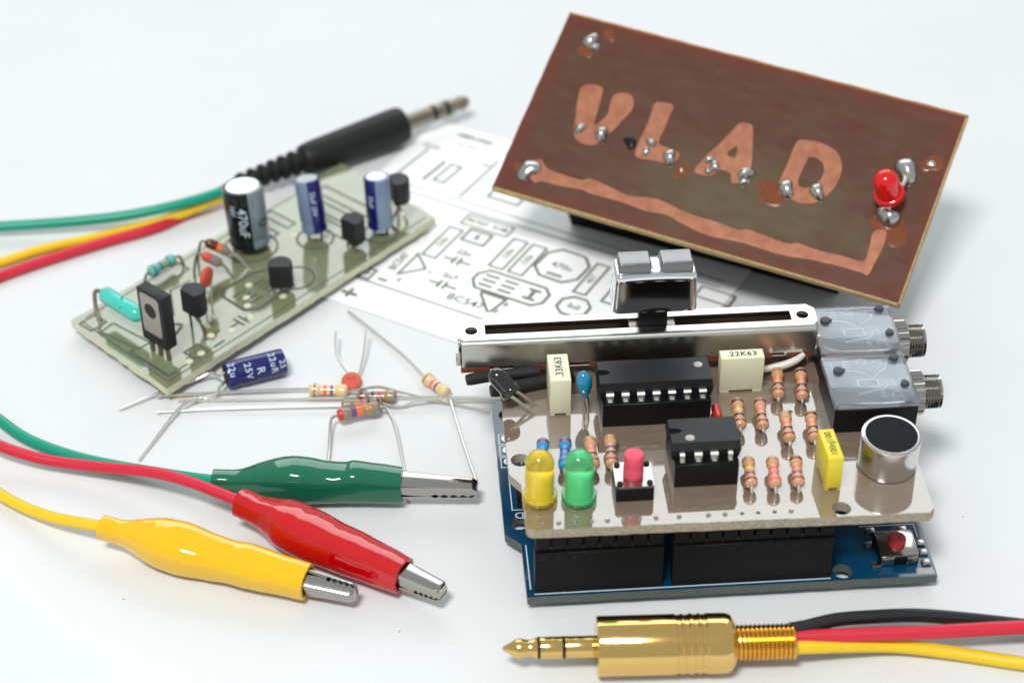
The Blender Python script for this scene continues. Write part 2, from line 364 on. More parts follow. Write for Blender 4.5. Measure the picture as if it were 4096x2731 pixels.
rb([(-4, 45), (-1.6, 45), (-1.2, 52), (-3.6, 52)], 0.4, True); rb([(4, 42), (4.4, 58)], 0.35); rb([(-12, 42), (-11, 55)], 0.35)
tx('R7', 1.5, 3, 55); tx('C4  47u', 1.5, 12, 48); rb([(9, 45), (9, 52), (16, 52), (16, 45)], 0.4, True)
pr.build('printed_layout', 'ink', sh)

# ================================================================== blue microcontroller board (z of its upper face is 3)
ar = thing('microcontroller_board', 'blue microcontroller board at the bottom of the stack, with red reset button', 'circuit board')
out = [(2.54, 0.5), (68.3, 0.5), (68.3, 53.3), (2.54, 53.3), (2.54, 50.8), (0, 48.3), (0, 15.24), (2.54, 12.7)]
G().prism(rough_edge(out, 0.05, 2.0, 3), 1.4, 3.0, [circ(2.54, 17.78, 1.6), circ(2.54, 45.72, 1.6), circ(53.34, 2.54, 1.6)], 0, 1).build('board', ['blue_mask', 'blue_edge'], ar)
for x0, n in ((3.81, 8), (25.65, 10)):
    g = G().box(x0, x0 + n * 2.54, 1.27, 3.81, 3.0, 11.5, bev=0.08, seg=1)
    h = g.build('pin_socket', 'header_plastic', ar)
    c = None
    for k in range(n):
        if c is None: c = o = G().box(-0.55, 0.55, -0.03, 0.03, -0.65, 0.65).build('contact_slot', 'black_plastic', h)
        else: o = c.copy(); COL.objects.link(o); o.parent = h
        o.location = (x0 + 1.27 + k * 2.54, 1.245, 10.65)
for x0, n in ((6.0, 6), (24.0, 8)): G().box(x0, x0 + n * 2.54, 49.5, 52.04, 3.0, 11.5, bev=0.08, seg=1).build('pin_socket', 'header_plastic', ar)
G().box(2.4, 12.4, 21.4, 29.3, 3.0, 5.6, bev=0.1).build('chip', 'black_plastic', ar)
G().box(30, 42, 14, 26, 3.0, 4.6, bev=0.1).build('chip', 'black_plastic', ar)
sk = G(); z = 3.012
sk.ribbon([(3.75, 1.1), (51.15, 1.1)], 0.22, z); sk.ribbon([(3.2, 12.5), (3.2, 2.2)], 0.2, z)
for k, y in enumerate((40.5, 37.4, 34.4)): sk.ribbon([(0.55, y), (0.55, y - 2.6), (4, y - 2.6), (4, y)], 0.18, z, True)
sk.ribbon([(1.6, 29.7), (1.6, 21.0), (4, 21.0)], 0.18, z); sk.ribbon([(58.2, 12.6), (67.2, 12.6), (67.2, 9.4)], 0.2, z)
sk.text('D', 2.2, Matrix.Translation((2.7, 19.7, z)) @ Matrix.Rotation(math.pi, 4, 'Z'))
sk.build('silkscreen', 'white_ink', ar)
G().prism([(65.2, 0.9), (68.1, 0.9), (67.9, 2.4), (65.2, 2.3)], 3.004, 3.012).build('label_patch', 'grey_tab', ar)
for y in (39.2, 36.1, 33.1): G().lathe([(0.5, 3.0), (1.0, 3.0), (1.0, 3.12), (0.85, 3.16), (0.5, 3.1)], 16, T=Matrix.Translation((2.0, y, 0)), closed=True).build('solder_ring', 'solder', ar)
g = G(); g.box(-1.7, 1.7, -0.6, 0.6, 0, 0.6, bev=0.25)
pad0 = None
for (x, y, a) in ((59.7, 11.2, 0), (58.9, 7.9, 0.2), (58.9, 3.3, 0.15), (67.1, 3.3, 0), (67.2, 5.6, 0), (67.2, 7.8, 0), (65.0, 11.2, 0)):
    if pad0 is None: pad0 = G().box(-0.75, 0.75, -0.65, 0.65, 0, 0.5, bev=0.2).build('solder_pad', 'solder', ar); o = pad0
    else: o = pad0.copy(); COL.objects.link(o); o.parent = ar
    o.location = (x, y, 3.0); o.rotation_euler = (0, 0, a)
rb_ = G().box(-3.1, 3.1, -3.0, 3.0, 0, 1.6, bev=0.1).build('reset_switch', 'black_plastic', ar, loc=(62.7, 6.2, 3.0))
g = G().box(-3.05, 3.05, -2.95, 2.95, 1.6, 2.1, bev=0.12); g.box(-2.9, -0.9, -3.15, -2.95, 0.2, 1.9, bev=0.08); g.box(1.2, 2.9, -3.15, -2.95, 0.2, 1.9, bev=0.08); g.box(2.95, 3.2, -2.4, 2.4, 0.5, 1.95, bev=0.08)
g.build('switch_plate', 'nickel', rb_)
G().lathe([(1.5, 2.1), (1.5, 3.0), (1.42, 3.25), (1.2, 3.36), (0.8, 3.32), (0.01, 3.28)], 28).build('button', 'red_button', rb_)
for x, y in ((5, 12), (20, 51), (45, 50.8), (60, 4), (6, 3), (62, 48)): G().lathe([(0.25, 0.02), (0.4, 0.5), (0.8, 1.4)], 10, T=Matrix.Translation((x, y, 0))).build('solder_joint', 'solder', ar)
sh_ = thing('shield_board', 'pale shield board with slider, jacks and LEDs, plugged onto the blue board', 'circuit board')
ZS = 16.6
# ---- the shield's own board
so = [(3.6, 1.4), (65.4, 0.6), (66.4, 1.6), (66.2, 48), (0.7, 48), (0.7, 14.6), (2.5, 12), (2.5, 2.5), (2.8, 1.75)]
hol = [circ(2.75, 17.9, 1.55), circ(51.95, 2.6, 1.5)]
viax = [5.1, 7.6, 10.1, 12.7, 15.2, 17.7, 20.2, 22.8, 26.4]
g = G(); g.prism(rough_edge(so, 0.07, 1.3, 5), 14.8, ZS, hol + [circ(x, 2.6, 0.38, 8) for x in (36.3, 38.8, 41.4, 44.0)] + [circ(48.2, 26.6, 0.45, 10)], 0, 1)
g.build('board', ['shield_fr', 'shield_edge'], sh_, ang=50)
vt = None
for x in viax + [31.0, 33.6, 44.0]:
    if vt is None: vt = o = G().lathe([(0.42, 0), (0.36, 0.22), (0.22, 0.38), (0.01, 0.42)], 10).build('pin_tip', 'solder', sh_)
    else: o = vt.copy(); COL.objects.link(o); o.parent = sh_
    o.location = (x, 2.6, ZS - 0.05)
for x0, n in ((3.81, 8), (25.65, 10)):
    c0 = None
    for k in range(n):
        if c0 is None: c0 = o = G().box(-1.15, 1.15, -1.2, 1.2, 0, 2.7, bev=0.2, seg=1).build('pin_collar', 'header_plastic', sh_)
        else: o = c0.copy(); COL.objects.link(o); o.parent = sh_
        o.location = (x0 + 1.27 + k * 2.54, 2.54, 12.1)
    G().box(x0 + 0.2, x0 + n * 2.54 - 0.2, 2.1, 3.0, 11.5, 12.2).build('pin_row', 'tin_dull', sh_)
for x0, n in ((6.0, 6), (24.0, 8)): G().box(x0, x0 + n * 2.54, 49.5 - 2.4, 51.9 - 4.2, 11.5, 14.6).build('pin_header', 'header_plastic', sh_)

# ---- resistors of the shield: near end, far end, foot
RS = [((46.5, 28.6), (47.4, 35.3), ('darkred', 'black', 'orange', 'gold'), 'tan'), ((50.4, 27.9), (51.3, 35.0), ('darkred', 'black', 'orange', 'brown'), 'tan'),
      ((38.9, 21.1), (39.4, 27.8), ('darkred', 'black', 'yellow', 'brown'), 'tan'), ((42.6, 20.9), (43.1, 27.7), ('darkred', 'black', 'orange', 'brown'), 'tan'),
      ((46.3, 17.3), (46.6, 23.8), ('darkred', 'black', 'orange', 'gold'), 'tan'), ((50.4, 17.2), (50.8, 23.6), ('darkred', 'black', 'orange', 'brown'), 'tan'),
      ((38.4, 7.1), (38.8, 13.2), ('darkred', 'violet', 'yellow', 'gold'), 'tan'), ((42.1, 6.6), (42.6, 12.8), ('pinkred', 'pinkred', 'pinkred', 'gold'), 'tan'),
      ((45.8, 6.7), (46.4, 12.9), ('darkred', 'violet', 'orange', 'brown'), 'tan'),
      ((6.0, 13.7), (6.6, 20.1), ('navy', 'grey', 'navy', 'darkred'), 'bluebody'), ((9.5, 13.5), (10.2, 20.2), ('navy', 'violet', 'navy', 'darkred'), 'bluebody'),
      ((14.2, 13.4), (14.1, 20.1), ('darkred', 'black', 'orange', 'gold'), 'tan'), ((17.0, 13.3), (17.5, 20.2), ('darkred', 'black', 'navy', 'gold'), 'tan')]
for (a, b, cols, body) in RS:
    zc_ = ZS + random.uniform(1.75, 2.0)
    p0 = (a[0], a[1], zc_ - 0.15); p1 = (b[0], b[1], zc_ + 0.15)
    rbdy = res_body(sh_, p0, p1, 1.06, body, cols, name='resistor')
    d = (Vector(p1) - Vector(p0)).normalized(); a0 = Vector(p0); b0 = Vector(p1)
    inv = frame(p0, p1).inverted()
    l1 = [inv @ q for q in (a0 + d * 0.3, a0 - d * 0.35 - Vector((0, 0, 0.05)), a0 - d * 0.75 - Vector((0, 0, 0.5)), a0 - d * 0.8 - Vector((0, 0, 1.2)), Vector((a0 - d * 0.8).xy.to_3d()) + Vector((0, 0, ZS - 0.1)))]
    l2 = [inv @ q for q in (b0 - d * 0.3, b0 + d * 0.35 - Vector((0, 0, 0.05)), b0 + d * 0.75 - Vector((0, 0, 0.5)), b0 + d * 0.8 - Vector((0, 0, 1.2)), Vector((b0 + d * 0.8).xy.to_3d()) + Vector((0, 0, ZS - 0.1)))]
    G().tube(l1, 0.3, 8, 0, 3).build('lead', 'tinned', rbdy); G().tube(l2, 0.3, 8, 0, 3).build('lead', 'tinned', rbdy)

# ---- chips in sockets
def dip(x0, y0, n, notch):
    L = n * 2.54
    g = G()
    for yy in (0, 7.62): g.box(0, L, yy, yy + 2.54, 0, 4.6, bev=0.1, seg=1)
    g.box(0, 1.0, 2.6, 7.56, 0.6, 4.2); g.box(L - 1.0, L, 2.6, 7.56, 0.6, 4.2); g.box(L / 2 - 0.8, L / 2 + 0.8, 2.6, 7.56, 0.6, 3.4)
    s = g.build('chip_socket', 'black_plastic', sh_, loc=(x0, y0, ZS))
    for k in range(n):
        for yy in (0.75, 9.3):
            if k == 0 and yy < 1: ct = o = G().box(-0.35, 0.35, -0.18, 0.18, 0, 0.1).build('contact', 'tinned', s)
            else: o = ct.copy(); COL.objects.link(o); o.parent = s
            o.location = (1.27 + k * 2.54, yy, 4.58)
    cl = n * 2.54 + 1.1
    # body: two tapered halves, index notch at the left end
    def ring(zz, ins): return [(-cl / 2 + ins, -3.2 + ins, zz), (cl / 2 - ins, -3.2 + ins, zz), (cl / 2 - ins, 3.2 - ins, zz), (-cl / 2 + ins, 3.2 - ins, zz)]
    def poly(ins, na):
        p = [(-cl / 2 + ins, -3.2 + ins), (cl / 2 - ins, -3.2 + ins), (cl / 2 - ins, 3.2 - ins), (-cl / 2 + ins, 3.2 - ins)]
        p += [(-cl / 2 + ins + 1.9 * math.cos(a) * (1 if abs(a) < 1.6 else 0), 0.75 * math.sin(a)) for a in [math.pi / 2 - math.pi * i / 8 for i in range(9)]]
        return p
    g = G(); pa = poly(0.0, 0); pb = poly(0.28, 0)
    zl = (0, 1.7, 1.9, 3.4)
    g.loft([[(x, y, q) for x, y in p] for p, q in ((pb, 0.0), (pa, 1.6), (pa, 1.9))], caps=(False, False))
    k = len(pa); g.loft([[(x, y, q) for x, y in p] for p, q in ((pa, 1.9), (pb, 3.4))], caps=(False, False))
    tri = tessellate_polygon([[Vector((x, y, 0)) for x, y in pb]])
    g.add([(x, y, 3.4) for x, y in pb], [list(t) for t in tri]); g.add([(x, y, 0.0) for x, y in pb], [list(t) for t in tri])
    g.box(-cl / 2 + 0.3, -cl / 2 + 2.2, -0.9, 0.9, 0.1, 2.6)
    c = g.build('integrated_circuit', 'chip_plastic', sh_, loc=(x0 + L / 2, y0 + 5.08, ZS + 4.0), ang=20)
    G().lathe([(0.75, 3.405), (0.72, 3.412), (0.01, 3.412)], 20, T=Matrix.Translation(notch)).build('moulding_mark', 'grey_tab', c)
    p0 = None
    for k in range(n):
        for sg in (-1, 1):
            wd = 0.38 if k in (0, n - 1) and n < 5 else 0.62
            if p0 is None or True:
                gg = G(); gg.tube([(0, sg * 3.0, 1.72), (0, sg * 3.6, 1.72), (0, sg * 3.95, 1.5), (0, sg * 4.0, 0.6), (0, sg * 4.0, 0.35)], 0.14, 4, 0, 2)
                pin = G()
                prf = [(3.0, 1.9), (3.7, 1.9), (4.05, 1.62), (4.1, 0.5), (3.86, 0.5), (3.8, 1.55), (3.6, 1.65), (3.0, 1.65)]
                pin.loft([[(xx, sg * y, q) for y, q in prf] for xx in (-wd, wd)])
                pin.box(-0.24, 0.24, min(sg * 3.86, sg * 4.08), max(sg * 3.86, sg * 4.08), -0.2, 0.52)
                pin.build('pin', 'tinned', c, loc=(-L / 2 + 1.27 + k * 2.54, 0, 0))
    return c
dip(16.8, 25.0, 7, (7.4, 1.0, 0)); dip(26.5, 9.4, 4, (-2.4, -1.8, 0))

# ---- film capacitors
def film(x0, x1, y0, y1, z0, z1, m, name, rz=0.0):
    cx, cy = (x0 + x1) / 2, (y0 + y1) / 2
    g = G(); g.box(x0 - cx, x1 - cx, y0 - cy, y1 - cy, z0 + 0.35, z1, bev=0.16)
    wx, wy = (x1 - x0) / 2, (y1 - y0) / 2
    for sx in (-1, 1):
        for sy in (-1, 1): g.box(min(sx * wx * 0.55, sx * wx * 0.97), max(sx * wx * 0.55, sx * wx * 0.97), min(sy * wy * 0.55, sy * wy * 0.97), max(sy * wy * 0.55, sy * wy * 0.97), z0, z0 + 0.5)
    return g.build(name, m, sh_, mw=Matrix.Translation((cx, cy, ZS)) @ Matrix.Rotation(rz, 4, 'Z'))
ca = film(8.5, 11.95, 28.6, 35.8, 0, 7.3, 'cream', 'film_capacitor')
G().text('.33K63', 1.75, Matrix.Translation((0, 0.1, 7.312)) @ Matrix.Rotation(math.pi / 2, 4, 'Z'), bold=0.03, spacing=1.05).build('lettering', 'cap_ink', ca)
cb = film(37.2, 44.5, 32.4, 34.9, 0, 7.1, 'cream', 'film_capacitor')
G().text('.22K63', 1.55, Matrix.Translation((0, 0, 7.112)), bold=0.03, spacing=1.15).build('lettering', 'cap_ink', cb)
cy_ = film(50.0, 52.5, 6.9, 14.1, 0, 6.6, 'yellow_cap', 'film_capacitor', 0.045)
G().text('100nJ100', 1.5, Matrix.Translation((0.05, 0, 6.612)) @ Matrix.Rotation(math.pi / 2, 4, 'Z'), bold=0.02).build('lettering', 'cap_ink', cy_)
# ---- blue drop capacitor
T = frame((14.3, 28.9, ZS + 3.2), (13.9, 29.3, ZS + 9))
g = G().lathe([(0.25, 0), (0.55, 0.5), (1.0, 1.5), (1.3, 2.6), (1.34, 3.5), (1.15, 4.4), (0.75, 5.0), (0.3, 5.3), (0.01, 5.36)], 24, T=T)
o = g.build('drop_capacitor', 'blue_drop', sh_)
for dx in (-0.25, 0.35): G().tube([(14.3 + dx * 0.4, 28.9, ZS + 4), (14.35 + dx, 28.8, ZS + 2.4), (14.45 + dx, 28.7, ZS + 1.2), (14.35 + dx, 28.8, ZS - 0.1)], 0.27, 8, 0, 4).build('lead', 'tinned', o)
# ---- LEDs
def led(base, axis, R, FL, H, m, core, legs, parent, name='led'):
    T = frame(base, Vector(base) + Vector(axis)); n = 32
    prof = [(FL * 0.6, 0), (FL * 0.97, 0), (FL, 0.12), (FL, 0.85), (FL * 0.96, 1.0), (R, 1.05), (R * 0.985, H - R)]
    for k in range(1, 10): a = k / 9 * math.pi / 2; prof.append((R * 0.985 * math.cos(a), H - R + R * math.sin(a)))
    o = G().lathe(prof, n).build(name, m, parent, mw=T)
    if core: G().lathe([(R * 0.95, H * 0.03), (R * 0.9, H * 0.12), (R * 0.72, H * 0.25), (R * 0.7, H * 0.38), (R * 0.78, H * 0.47), (R * 0.72, H * 0.52), (R * 0.4, H * 0.5), (0.01, H * 0.49)], 20).build('reflector_cup', core, o)  # reflector cup widened to the base, its pale colour imitating a light-filled lower half
    inv = T.inverted()
    for l in legs: G().tube([inv @ Vector(q) for q in l], 0.28, 6, 0, 3).build('lead', 'tinned', o)
    return o
led((5.1, 8.3, ZS + 0.4), (0, 0.02, 1), 2.3, 2.8, 9.3, 'led_yellow', 'led_yellow_lit_core', [[(4, 8.3, ZS + 1), (4, 8.3, ZS - 0.2)], [(6.3, 8.3, ZS + 1), (6.3, 8.3, ZS - 0.2)]], sh_)
led((11.25, 7.9, ZS + 0.4), (0.0, 0.02, 1), 2.3, 2.8, 9.3, 'led_green', 'led_green_lit_core', [[(10, 7.9, ZS + 1), (10, 7.9, ZS - 0.2)], [(12.4, 7.9, ZS + 1), (12.4, 7.9, ZS - 0.2)]], sh_)
# ---- dark infrared LED leaning over the tube
led((2.3, 30.3, 20.5), (-2.2, 1.2, 2.5), 1.6, 1.85, 5.2, 'led_ir', None, [[(2.6, 30.9, 20.4), (3.6, 31.2, 19.6), (6.2, 31.5, ZS + 0.1), (6.35, 31.5, ZS - 0.2)], [(2.0, 29.9, 20.2), (3.0, 29.7, 19.4), (5.9, 29.1, ZS + 0.1), (6.1, 29.0, ZS - 0.2)]], sh_, 'infrared_led')
# ---- push button
o = G().box(-3.0, 3.0, -2.9, 2.9, 0, 2.7, bev=0.12, seg=1).build('push_button', 'black_plastic', sh_, loc=(19.95, 9.6, ZS))
def rr(hx, hy, r, n=5):
    p = []
    for cx, cy, a0 in ((hx - r, hy - r, 0), (-hx + r, hy - r, 90), (-hx + r, -hy + r, 180), (hx - r, -hy + r, 270)):
        for k in range(n + 1): a = math.radians(a0 + 90 * k / n); p.append((cx + r * math.cos(a), cy + r * math.sin(a)))
    return p
G().prism(rr(3.0, 2.95, 0.6), 2.7, 3.15).build('cover_plate', 'nickel', o)
for x in (-2.35, 2.35):
    for y in (-2.25, 2.25): G().lathe([(0.5, 3.1), (0.5, 3.4), (0.4, 3.5), (0.01, 3.52)], 14, T=Matrix.Translation((x, y, 0))).build('rivet', 'black_plastic', o)
G().lathe([(1.62, 3.1), (1.62, 4.6), (1.52, 4.9), (1.56, 5.3), (1.56, 7.1), (1.45, 7.35), (1.2, 7.42), (0.01, 7.42)], 28).build('plunger', 'pink_button', o)
# ---- microphone capsule
T = frame((61.15, 12.3, ZS + 0.35), (61.2, 11.9, ZS + 6.5))
o = G().lathe([(4.5, 0), (4.72, 0.15), (4.75, 0.5), (4.75, 5.9), (4.7, 6.15), (4.45, 6.3), (4.15, 6.28), (4.1, 6.05)], 56, closed=True).build('microphone', 'aluminium', sh_, mw=T)
G().lathe([(4.14, 5.6), (4.12, 6.1), (4.0, 6.14), (2.0, 6.16), (0.01, 6.17)], 40).build('felt_cover', 'felt', o)
G().lathe([(4.4, -0.05), (4.4, 0.2)], 40).build('base_plate', 'tin_dull', o)
for x in (-1.3, 1.3): G().tube([(x, 0, 0), (x, 0, -0.7)], 0.35, 6).build('lead', 'tinned', o)
# ---- heat-shrink tubes and glue below the slider
for pts, r in ((((-4.9, 36.2, 18.9), (-2, 36.8, 18.9), (3, 37.4, 18.8), (7.5, 37.8, 18.8)), 1.0), (((-1.0, 34.0, 18.1), (2, 34.6, 18.0), (6, 35.8, 17.9), (9.2, 36.6, 17.8), (13, 37.6, 17.8)), 1.15)):
    G().tube(pts, (lambda r: (lambda t: r * (0.88 + 0.12 * min(1, t * 8) + 0.04 * math.sin(t * 9))))(r), 14, 0, 6).build('heat_shrink_tube', 'heatshrink', sh_)
G().tube([(44.7, 36.5, 17.6), (47, 36.8, 17.9), (49, 36.9, 18.3), (51, 37.2, 19.0), (52.4, 37.9, 19.6)], lambda t: 0.45 + 0.35 * t * (1 - t) * 3, 10, 0, 5).build('insulated_wire', 'glue', sh_)
o = G().lathe([(0.35, 0), (0.75, 0.3), (0.8, 0.8), (0.8, 2.8), (0.75, 3.3), (0.35, 3.6)], 16, T=frame((35.8, 24.4, ZS + 0.9), (35.9, 28, ZS + 0.9))).build('glass_diode', 'diode_red', sh_)
G().tube([(35.8, 24.6, ZS + 0.9), (35.8, 23.7, ZS + 0.8), (35.8, 23.4, ZS - 0.1)], 0.22, 6, 0, 3).build('lead', 'tinned', o)

# ---- slide potentiometer
X0, X1, Y0, Y1, ZT = -6.0, 54.7, 38.2, 45.2, 25.0
sp = G()
r_ = 0.9
top = [(X0 + 0.9, Y0 + r_), (X1 - 0.9, Y0 + r_), (X1, Y0 + r_ + 0.9), (X1, Y1 - 1.6), (X1 - 1.2, Y1 - 0.4), (X0 + 1.3, Y1 - 0.4), (X0, Y1 - 1.7), (X0, Y0 + r_ + 0.9)]
slot = [(-1.4, 40.55), (50.4, 40.55), (50.4, 43.2), (-1.4, 43.2)]
sp.prism(top, ZT - 0.5, ZT, [slot, circ(-3.7, 41.7, 1.05, 20), circ(52.4, 41.9, 1.05, 20)])
prf = [(Y0 + r_, ZT - 0.002)] + [(Y0 + r_ - r_ * math.sin(a), ZT - r_ + r_ * math.cos(a)) for a in [math.pi / 2 * k / 6 for k in range(1, 7)]] + [(Y0, 20.0)]
inn = [(Y0 + 0.45, 20.0), (Y0 + 0.45, ZT - r_), (Y0 + r_, ZT - 0.5)]
sp.loft([[(x, y, zq) for y, zq in prf + inn] for x in (X0 + 0.5, X1 - 0.5)])
sp.box(X0 + 1, X1 - 1, Y1 - 0.45, Y1, 20.0, ZT - 0.3)
for xa, xb in ((X0, X0 + 0.45), (X1 - 0.45, X1)): sp.box(xa, xb, Y0 + 1.3, Y1 - 1.7, 19.6, ZT - 0.45, bev=0.1, seg=1)
for x in (-4.5, 3.2, 26, 49): sp.box(x, x + 3.5, Y0 + 0.002, Y0 + 0.4, 19.2, 20.0)
pot = sp.build('slide_potentiometer', 'steel_case', sh_, ang=30)
G().box(X0 + 0.4, X1 - 0.4, Y0 + 0.5, Y1 - 0.5, 19.0, 20.2, bev=0.05, seg=1).build('phenolic_base', 'phenolic', pot)
for x0, x1 in ((-5.7, -0.8), (6.4, 12.6), (16, 25), (36, 47), (49.5, 54)): G().box(x0, x1, Y0 - 0.05, Y0 + 0.42, 18.9, 19.9, bev=0.04, seg=1).build('phenolic_tab', 'phenolic', pot)
G().box(-3, 52, 43.6, 44.2, 20.4, 23.8).build('guide_rail', 'tin_dull', pot)
G().box(-1.3, 5, 41.5, 43, 20.25, 20.4).build('contact_track', 'gold', pot)
for x, y in ((-3.7, 41.7), (52.4, 41.9)):
    G().lathe([(1.45, ZT), (1.4, ZT + 0.03), (1.15, ZT - 0.08), (1.02, ZT - 0.4), (0.95, ZT - 1.0), (1.0, ZT - 1.3), (0.92, ZT - 1.6), (0.98, ZT - 1.9), (0.9, ZT - 2.6)], 22, T=Matrix.Translation((x, y, 0.004)), closed=True).build('screw_hole', 'steel_case', pot)
for x in (X0, X1): G().box(x - 0.5, x + 0.5, Y0 - 0.1, Y0 + 0.8, 20.4, 23.0, bev=0.25).build('case_tab', 'steel_case', pot)
lv = G().box(24.4, 29.2, 40.75, 43.0, 20.6, 30.2, bev=0.1).build('lever', 'black_plastic', pot)
G().box(22.9, 24.38, 40.6, 43.1, 23.2, 24.6, bev=0.1).build('lever_shoulder', 'grey_tab', pot); G().box(29.22, 30.7, 40.6, 43.1, 23.2, 24.6, bev=0.1).build('lever_shoulder', 'grey_tab', pot)
kn = G()
def rrz(hx, hy, r, zq, n=6): return [(x, y, zq) for x, y in rr(hx, hy, r, n)]
def dished(hx, hy, r, zq, sag):
    P = rr(hx, hy, r, 6); n = 7; q = []
    def side(y, x0, x1): return [(x0 + (x1 - x0) * k / 12, y - math.copysign(sag * (1 - ((x0 + (x1 - x0) * k / 12) / (hx - r)) ** 2), y), zq) for k in range(1, 12)]
    q += [(x, y, zq) for x, y in P[:n]] + side(hy, hx - r, -hx + r) + [(x, y, zq) for x, y in P[n:3 * n]] + side(-hy, -hx + r, hx - r) + [(x, y, zq) for x, y in P[3 * n:]]
    return q
kn.loft([dished(6.6, 2.5, 0.8, 0.0, 0), dished(7.0, 3.0, 1.1, 0.0, 0.05)] + [dished(7.02 - 0.27 * k / 8, 3.03 - 0.1 * (1 - (k / 4 - 1) ** 2), 1.1 - 0.2 * k / 8, 0.35 + 6.2 * k / 8, 0.14) for k in range(9)]
        + [dished(6.66, 2.9, 0.85, 7.1, 0.1), dished(6.5, 2.72, 0.8, 7.42, 0.05), dished(6.3, 2.5, 0.7, 7.5, 0), dished(4.5, 1.0, 0.3, 7.5, 0)])
knob = kn.build('knob', 'chrome', pot, loc=(26.8, 41.6, 29.4), ang=60)
for x0, x1 in ((-6.2, -0.75), (0.75, 6.2)):
    cx = (x0 + x1) / 2; hx = (x1 - x0) / 2
    b = G().loft([[(x + cx, y, q) for x, y, q in rrz(*a)] for a in ((hx, 2.1, 0.3, 7.48), (hx - 0.12, 1.98, 0.3, 9.0), (hx - 0.2, 1.9, 0.3, 9.15), (hx - 0.4, 1.7, 0.2, 9.2))])
    b.build('finger_ridge', 'satin', knob, ang=50)
G().box(-0.62, 0.62, -2.05, 2.05, 7.5, 7.62, bev=0.04).build('index_line', 'spring_white', knob)

# ---- 3.5 mm jacks
def jack(x0, y0):
    g = G(); g.box(0, 13.7, 0, 12.2, 0, 4.7, bev=0.12, seg=1)
    j = g.build('jack_socket', 'black_plastic', sh_, loc=(x0, y0, ZS))
    G().box(0.35, 13.4, 0.35, 11.85, 4.6, 4.75).build('inner_plate', 'lid_inner', j)
    lid = G().box(-0.1, 13.8, -0.1, 12.3, 4.93, 6.2, bev=0.12).build('clear_cover', 'clear_lid', j)
    zz = 6.2
    for k, (px1, py1, r) in enumerate(((2.0, 8.2, 0.85), (11.9, 11.0, 0.75), (12.2, 4.1, 0.7))):
        g = G().lathe([(r * 0.8, 4.9), (r * 0.8, zz - 0.1), (r, zz + 0.02), (r * 1.02, zz + 0.3), (r * 0.9, zz + 0.5), (r * 0.4, zz + 0.58), (0.01, zz + 0.6)], 20)
        a = (0.1, 3.5, 1.6)[k]; g.box(r * 0.7, r * 1.35, -0.12, 0.12, zz + 0.1, zz + 0.42, T=Matrix.Rotation(a, 4, 'Z'))
        g.build('rivet_post', 'post_black', j, loc=(px1, py1, 0))
    sg = G(); zt = 4.84
    sg.tube([(3.4, 9.0, zt), (4.8, 8.9, zt), (6.1, 8.4, zt), (7.0, 7.6, zt), (7.6, 7.1, zt), (8.3, 7.8, zt), (9.4, 8.7, zt), (10.2, 9.3, zt), (10.4, 10.2, zt)], 0.13, 6, 0, 4)
    sg.tube([(4.6, 3.2, zt), (6.2, 3.6, zt), (8.0, 4.0, zt), (9.2, 4.4, zt), (9.5, 5.2, zt), (9.9, 6.0, zt), (10.5, 6.0, zt), (10.9, 5.0, zt)], 0.13, 6, 0, 4)
    sg.tube([(1.5, 11.2, zt), (1.6, 9.0, zt)], 0.1, 6); sg.tube([(8.2, 11.3, zt), (11.0, 11.5, zt)], 0.1, 6)
    for k in range(4): sg.tube([(3.4, 11.2 - k * 0.75, zt), (3.9, 11.45 - k * 0.75, zt), (4.5, 11.2 - k * 0.75, zt)], 0.1, 6, 0, 3)
    for k in range(4): sg.tube([(8.0, 3.6 - k * 0.62, zt), (8.5, 3.8 - k * 0.62, zt), (9.0, 3.6 - k * 0.62, zt)], 0.1, 6, 0, 3)
    sg.build('contact_spring', 'spring_white', j); sg = G()
    for cx, cy, r in ((2.1, 2.1, 0.75), (6.6, 11.2, 0.75), (10.2, 10.9, 0.7), (10.6, 2.6, 0.75)):
        P = [(cx + r * math.cos(a), cy + r * math.sin(a) * 0.95, zt) for a in [2 * math.pi * q / 16 for q in range(17)]]; sg.tube(P, 0.08, 5)
    sg.build('moulded_ring', 'lid_relief', j)
    w_ = G(); w_.prism([(5.1, 5.3), (8.1, 5.3), (8.1, 6.6), (5.1, 6.6)], 4.76, 4.78); w_.build('slot_mark', 'lid_dark', j)
    w_ = G(); w_.ribbon([(5.0, 4.9), (8.2, 4.9), (8.2, 6.7), (5.0, 6.7)], 0.2, 4.8, True); w_.build('slot_outline', 'spring_white', j); w_ = G(); w_.ribbon([(0.8, 0.6), (4.5, 0.6), (4.5, 1.4), (0.8, 1.4)], 0.34, 4.8, True); w_.build('cover_rib', 'lid_relief', j)
    T = frame((13.7, 6.1, 2.75), (14.7, 6.1, 2.75))
    nut = G(); n = 30; P = []
    rings = []
    for q, ex in ((0.0, 0.9), (0.12, 1.0), (1.9, 1.0), (2.1, 0.9)):
        rings.append([((3.75 - (0.22 if k % 2 else 0)) * ex * math.cos(2 * math.pi * k / (2 * n)), (3.75 - (0.22 if k % 2 else 0)) * ex * math.sin(2 * math.pi * k / (2 * n)), q) for k in range(2 * n)])
    nut.loft(rings).build('knurled_nut', 'nickel', j, mw=T, ang=20)
    prof = [(2.6, 1.9)]
    for k in range(6): prof += [(2.85, 2.2 + k * 0.45), (2.6, 2.42 + k * 0.45)]
    prof += [(2.8, 5.0), (2.55, 5.15), (1.75, 5.15), (1.72, 3.0)]
    G().lathe(prof, 36, closed=True).build('threaded_barrel', 'nickel', j, mw=T, ang=20)
    return j
jack(54.1, 20.6); jack(54.6, 34.3)

